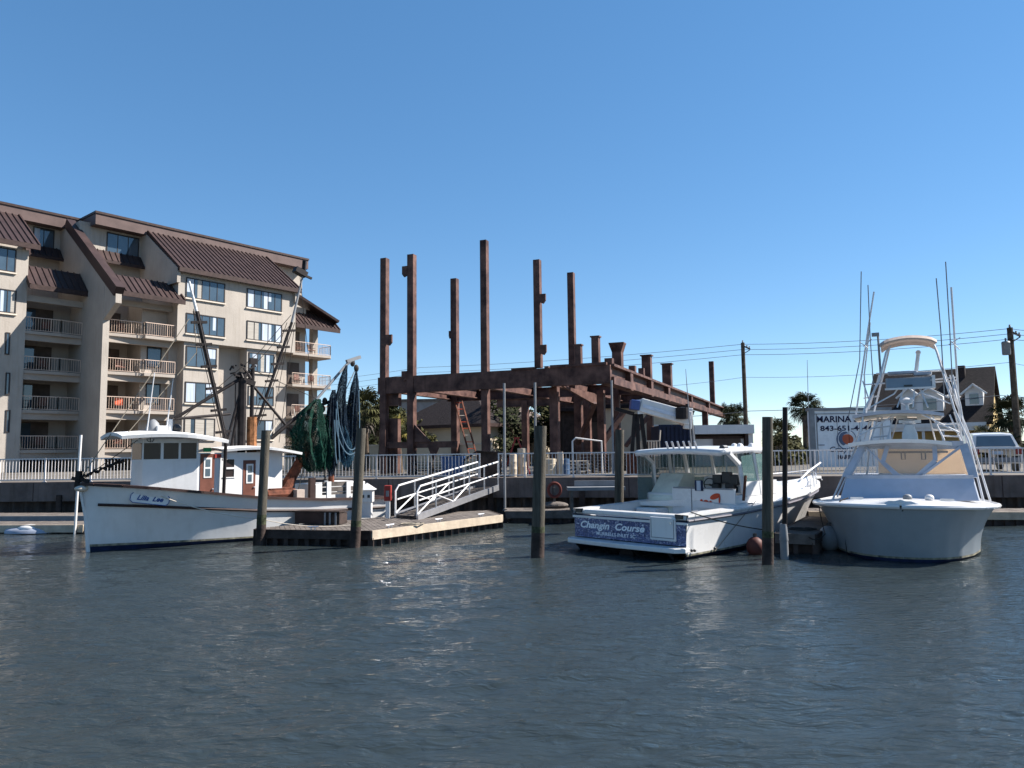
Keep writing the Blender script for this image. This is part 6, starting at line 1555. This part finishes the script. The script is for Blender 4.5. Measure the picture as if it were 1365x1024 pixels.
# hardtop over the helm
def bowslab(name, a0, a1, hb, z, th, front=.45, mt=UVZ, cam=.1):
    m = MB(Sp); rows = []
    for s_ in [i/8-1 for i in range(17)]:
        af = a0+front*s_*s_; zz = z+cam*(1-s_*s_); rows.append([(af, s_*hb, zz), (a1, s_*hb, zz), (a1, s_*hb, zz-th), (af, s_*hb, zz-th)])
    m.grid(rows, closed=True); m.add(rows[0], [(0, 1, 2, 3)]); m.add(rows[-1], [(3, 2, 1, 0)]); return m.build(name, mt, spf)
zh = sq(1218, 590, 2.7)[2]; wh = (sq(1289, 590, 2.8)[1]-sq(1147, 590, 2.8)[1])/2
bowslab('hardtop', 2.6, 6.2, wh, zh, .1, .35)
zp = sq(1216, 551, 3.0)[2]; wp_ = (sq(1277, 549, 3.2)[1]-sq(1152, 549, 3.2)[1])/2
bowslab('tower_top', 2.9, 5.0, wp_, zp, .09, .45, mgx); m = MB(Sp)
bowslab('headliner', 3.0, 4.95, wp_-.06, zp-.095, .06, .45, M['win_sill'])
AL = M['pipe_white']
def pipe(name, pts, r=.03, mt=AL): m = MB(Sp); m.tube([sq(*p) for p in pts], r*.82, 8); return m.build(name, mt, spf, smooth=True)
# headliner boxes
for px in (1202, 1230): a = sq(px, 556, 3.3); m = MB(Sp); m.bx(3.2, 3.5, a[1]-.14, a[1]+.14, a[2]-.06, a[2]+.1); m.build('radio_box', M['win_sill'], spf)
# legs between hardtop and tower top, braces
for pts in (((1183, 587, 3.1), (1191, 553, 3.3)), ((1259, 587, 3.1), (1242, 553, 3.3)), ((1160, 588, 3.2), (1172, 553, 3.4)), ((1173, 588, 3.6), (1176, 553, 3.6)), ((1281, 588, 3.2), (1266, 553, 3.4)), ((1144, 582, 2.9), (1200, 549, 3.2)), ((1279, 577, 2.9), (1218, 547, 3.2)),
            ((1161, 571, 3.2), (1188, 568, 3.2)), ((1164, 583, 3.2), (1184, 581, 3.2)), ((1250, 565, 3.2), (1276, 565, 3.2)), ((1256, 581, 3.2), (1279, 582, 3.2))):
    pipe('tower_leg', pts, .026)
# main tower legs, outside
for pts in (((1109, 668, 2.6), (1146, 585, 3.2), (1152, 546, 3.2), (1172, 508, 3.6), (1181, 470, 3.8), (1187, 461, 3.9)), ((1311, 668, 2.6), (1291, 588, 3.2), (1272, 545, 3.2), (1258, 500, 3.6), (1249, 470, 3.8), (1245, 460, 3.9)),
            ((1152, 668, 5.2), (1160, 585, 5.0), (1166, 545, 4.8), (1176, 505, 4.6), (1186, 462, 4.6)), ((1320, 668, 4.2), (1296, 590, 4.8), (1278, 545, 4.8), (1262, 505, 4.6), (1247, 462, 4.6))):
    pipe('tower_post', pts, .034)
for pts in (((1116, 662, 2.5), (1148, 594, 3.1)), ((1303, 664, 2.5), (1284, 596, 3.1))): pipe('grab_rail', pts, .03)
for pts in (((1152, 586, 4.2), (1163, 549, 4.2)), ((1188, 588, 4.0), (1198, 553, 4.0)), ((1247, 588, 4.0), (1238, 553, 4.0)), ((1284, 588, 4.2), (1272, 549, 4.2)), ((1158, 561, 4.0), (1192, 559, 4.0)), ((1243, 573, 4.0), (1279, 574, 4.0)), ((1158, 546, 4.5), (1172, 500, 4.5)), ((1280, 546, 4.5), (1266, 500, 4.5)), ((1151, 531, 4.0), (1172, 528, 4.0)), ((1262, 527, 4.0), (1281, 529, 4.0)), ((1270, 505, 4.2), (1292, 590, 4.4)), ((1168, 512, 4.0), (1140, 590, 4.2))):
    pipe('tower_brace', pts, .024)
# control box
q0, q1 = sq(1181, 518, 3.6), sq(1242, 501, 3.6); m = MB(Sp); m.prism([(3.6, q0[1], q0[2]), (3.6, q1[1], q0[2]), (3.75, q1[1], q1[2]), (3.75, q0[1], q1[2])], (.5, 0, 0)); m.build('control_box', hw, spf, bevel=.02)
m = MB(Sp); m.bx(3.57, 3.6, q0[1]-.03, q1[1]+.03, q0[2]-.05, q0[2]+.0); m.bx(3.6, 4.1, q1[1], q1[1]+.08, q0[2]-.03, q1[2]+.02); m.build('box_trim', M['pipe_white'], spf)
q = sq(1210, 514, 3.6); m = MB(Sp); m.bx(3.58, 3.6, q[1]-.1, q[1]+.12, q[2]-.02, q[2]+.02); m.build('nameplate', M['black'], spf)
m = MB(Sp); q0, q1 = sq(1183, 500, 4.0), sq(1222, 494, 4.0); m.bx(3.9, 4.3, q0[1], q1[1], q0[2], q1[2]); q1 = sq(1242, 495, 4.0); q0 = sq(1218, 501, 4.0); m.bx(3.9, 4.3, q0[1], q1[1], q0[2], q1[2]); m.build('seat_cushion', mgx, spf, bevel=.03)
for pts in (((1197, 518, 3.7), (1192, 525, 3.6), (1160, 543, 3.3)), ((1205, 518, 3.7), (1196, 543, 3.3)), ((1219, 518, 3.7), (1217, 543, 3.3)), ((1226, 518, 3.7), (1237, 543, 3.3)), ((1226, 518, 3.7), (1232, 525, 3.6), (1267, 538, 3.3)),
            ((1152, 513, 3.8), (1180, 511, 3.8)), ((1168, 498, 3.9), (1185, 498, 3.9)), ((1243, 510, 3.7), (1276, 507, 3.7)), ((1240, 507, 3.7), (1274, 503, 3.7)), ((1240, 495, 3.9), (1258, 494, 3.9)),
            ((1150, 508, 3.6), (1158, 532, 3.4)), ((1268, 506, 3.6), (1275, 532, 3.4)), ((1270, 510, 3.9), (1283, 560, 3.4))):
    pipe('tower_brace', pts, .024)
m = MB(Sp); m.tube([sq(1221, 497, 4.2), sq(1224, 471, 4.2)], [.055, .05], 8); m.sphere(sq(1224, 470, 4.2), .07, 8, 6); m.build('tower_antenna', M['white'], spf)
# sun canopy
cw0, cw1 = sq(1173, 458, 3.8)[1], sq(1248, 455, 3.8)[1]; zc = sq(1210, 456, 3.8)[2]
m = MB(Sp); rows = []
for i in range(13):
    s_ = i/6-1; b_ = cw0+(cw1-cw0)*i/12; z = zc+.13*(1-s_*s_)-.1*max(0, abs(s_)-.8)*5*.5; rows.append([(3.6, b_, z-.06), (3.75, b_, z+.03), (5.0, b_, z+.05), (5.1, b_, z-.06)])
m.grid(rows); m.build('canopy', M['tan'], spf, solid=.05)
# radar, search light
q = sq(1213, 586, 3.3); m = MB(Sp); z1 = sq(1213, 562, 3.3)[2]; z0 = zh+.05
m.add([(3.2+dx, q[1]+sx*w_, z) for z, w_ in ((z0, .2), (z0+.2, .19), (z1-.08, .1)) for dx, sx in ((0, -1), (0, 1), (.3, 1), (.3, -1))], [(0, 1, 5, 4), (1, 2, 6, 5), (2, 3, 7, 6), (3, 0, 4, 7), (4, 5, 9, 8), (5, 6, 10, 9), (6, 7, 11, 10), (7, 4, 8, 11), (8, 9, 10, 11)]); o = m.build('radar_pedestal', M['white'], spf, bevel=.02)
m = MB(Sp); m.lathe((3.35, q[1], z1-.08), [(0, 0), (.17, .02), (.2, .09), (.12, .15), (0, .16)], 14); m.box((3.3, q[1]+.02, z1+.0), (.12, .55, .09)); m.build('radar_scanner', M['white'], o)
q = sq(1209, 540, 3.4); m = MB(Sp); m.lathe((3.4, q[1], zp+.1), [(.05, 0), (.05, .16), (.16, .2), (.18, .3), (.1, .36), (0, .37)], 12); m.build('satellite_dome', M['white'], spf, smooth=True)
# outriggers and whips
for i, (pts, r, nm, mt) in enumerate(((((1131, 556, 3.6), (1146, 480, 3.6), (1148, 362, 3.4)), .017, 'whip_antenna', 'grey'), (((1166, 540, 3.6), (1160, 450, 3.6), (1157, 380, 3.4)), .017, 'whip_antenna', 'grey'), (((1140, 560, 3.9), (1157, 440, 3.9), (1165, 389, 3.9)), .03, 'outrigger', 'pipe_white'), (((1155, 560, 3.9), (1152, 500, 3.9), (1160, 430, 3.9)), .024, 'outrigger', 'pipe_white'),
            (((1260, 545, 3.6), (1254, 440, 3.6), (1248, 371, 3.4)), .018, 'whip_antenna', 'grey'), (((1271, 540, 3.6), (1266, 440, 3.6), (1260.5, 349, 3.4)), .018, 'whip_antenna', 'grey'), (((1282, 600, 3.9), (1275, 490, 3.9), (1268, 383, 3.9)), .034, 'outrigger', 'pipe_white'), (((1290, 600, 3.4), (1280, 540, 3.5), (1270, 500, 3.6)), .03, 'outrigger', 'pipe_white'))):
    pipe(nm, pts, r, M[mt])
for a, c in (((1146, 456), (1157, 464)), ((1151, 462), (1162, 452)), ((1264, 460), (1280, 450)), ((1268, 455), (1279, 466))): pipe('spreader', ((a[0], a[1], 3.8), (c[0], c[1], 3.8)), .014)
m = MB(Sp); q = sq(1170, 446, 3.9); m.tube([sq(1174, 500, 3.9), sq(1170, 444, 3.9)], .03, 6); m.box((q[0], q[1]-.06, q[2]), (.14, .2, .1)); m.build('anchor_light', M['grey'], spf)
# deck fittings at the bow
m = MB(Sp); m.bx(-.2, .05, -.05, .06, 1.36, 1.46); m.bar((-.24, .03, 1.2), (-.2, .05, 1.42), .06, .07); m.build('bow_anchor', M['steel_dark'], spf)
for b_, mt in ((.15, 'grey'), (.62, 'pipe_white')): m = MB(Sp); m.sphere((.65, b_, 1.47), .11, 10, 7, (1, 1, .8)); m.build('windlass', M[mt], spf, smooth=True)
for b_ in (-1.0, 1.0): m = MB(Sp); m.bar((.9, b_-.15, 1.42), (.9, b_+.15, 1.42), .04, .05); m.build('cleat', M['alum'], spf)
f_ = .28
rope('dark line hanging from the sportfishing boat bow deck to the water', [Sp((.9, -1.2, 1.42)), Sp((.62, -1.38, 1.36)), Sp((.75, -1.32, .7)), Sp((.85, -1.28, -.1))], .0, .018, 'rope_dark')
rope('black mooring rope from the sportfishing boat flank to the finger dock', [Sp((2.6, -2.1, 1.22)), G(1100, 712, .5), G(1078, 716, .5)], .1, .014, 'rope_dark')
rope('mooring rope from the sportfishing boat right flank back to the walkway', [Sp((2.4, 2.05, 1.2)), (15.6, 26.0, .5)], .25, .014, 'rope_dark')
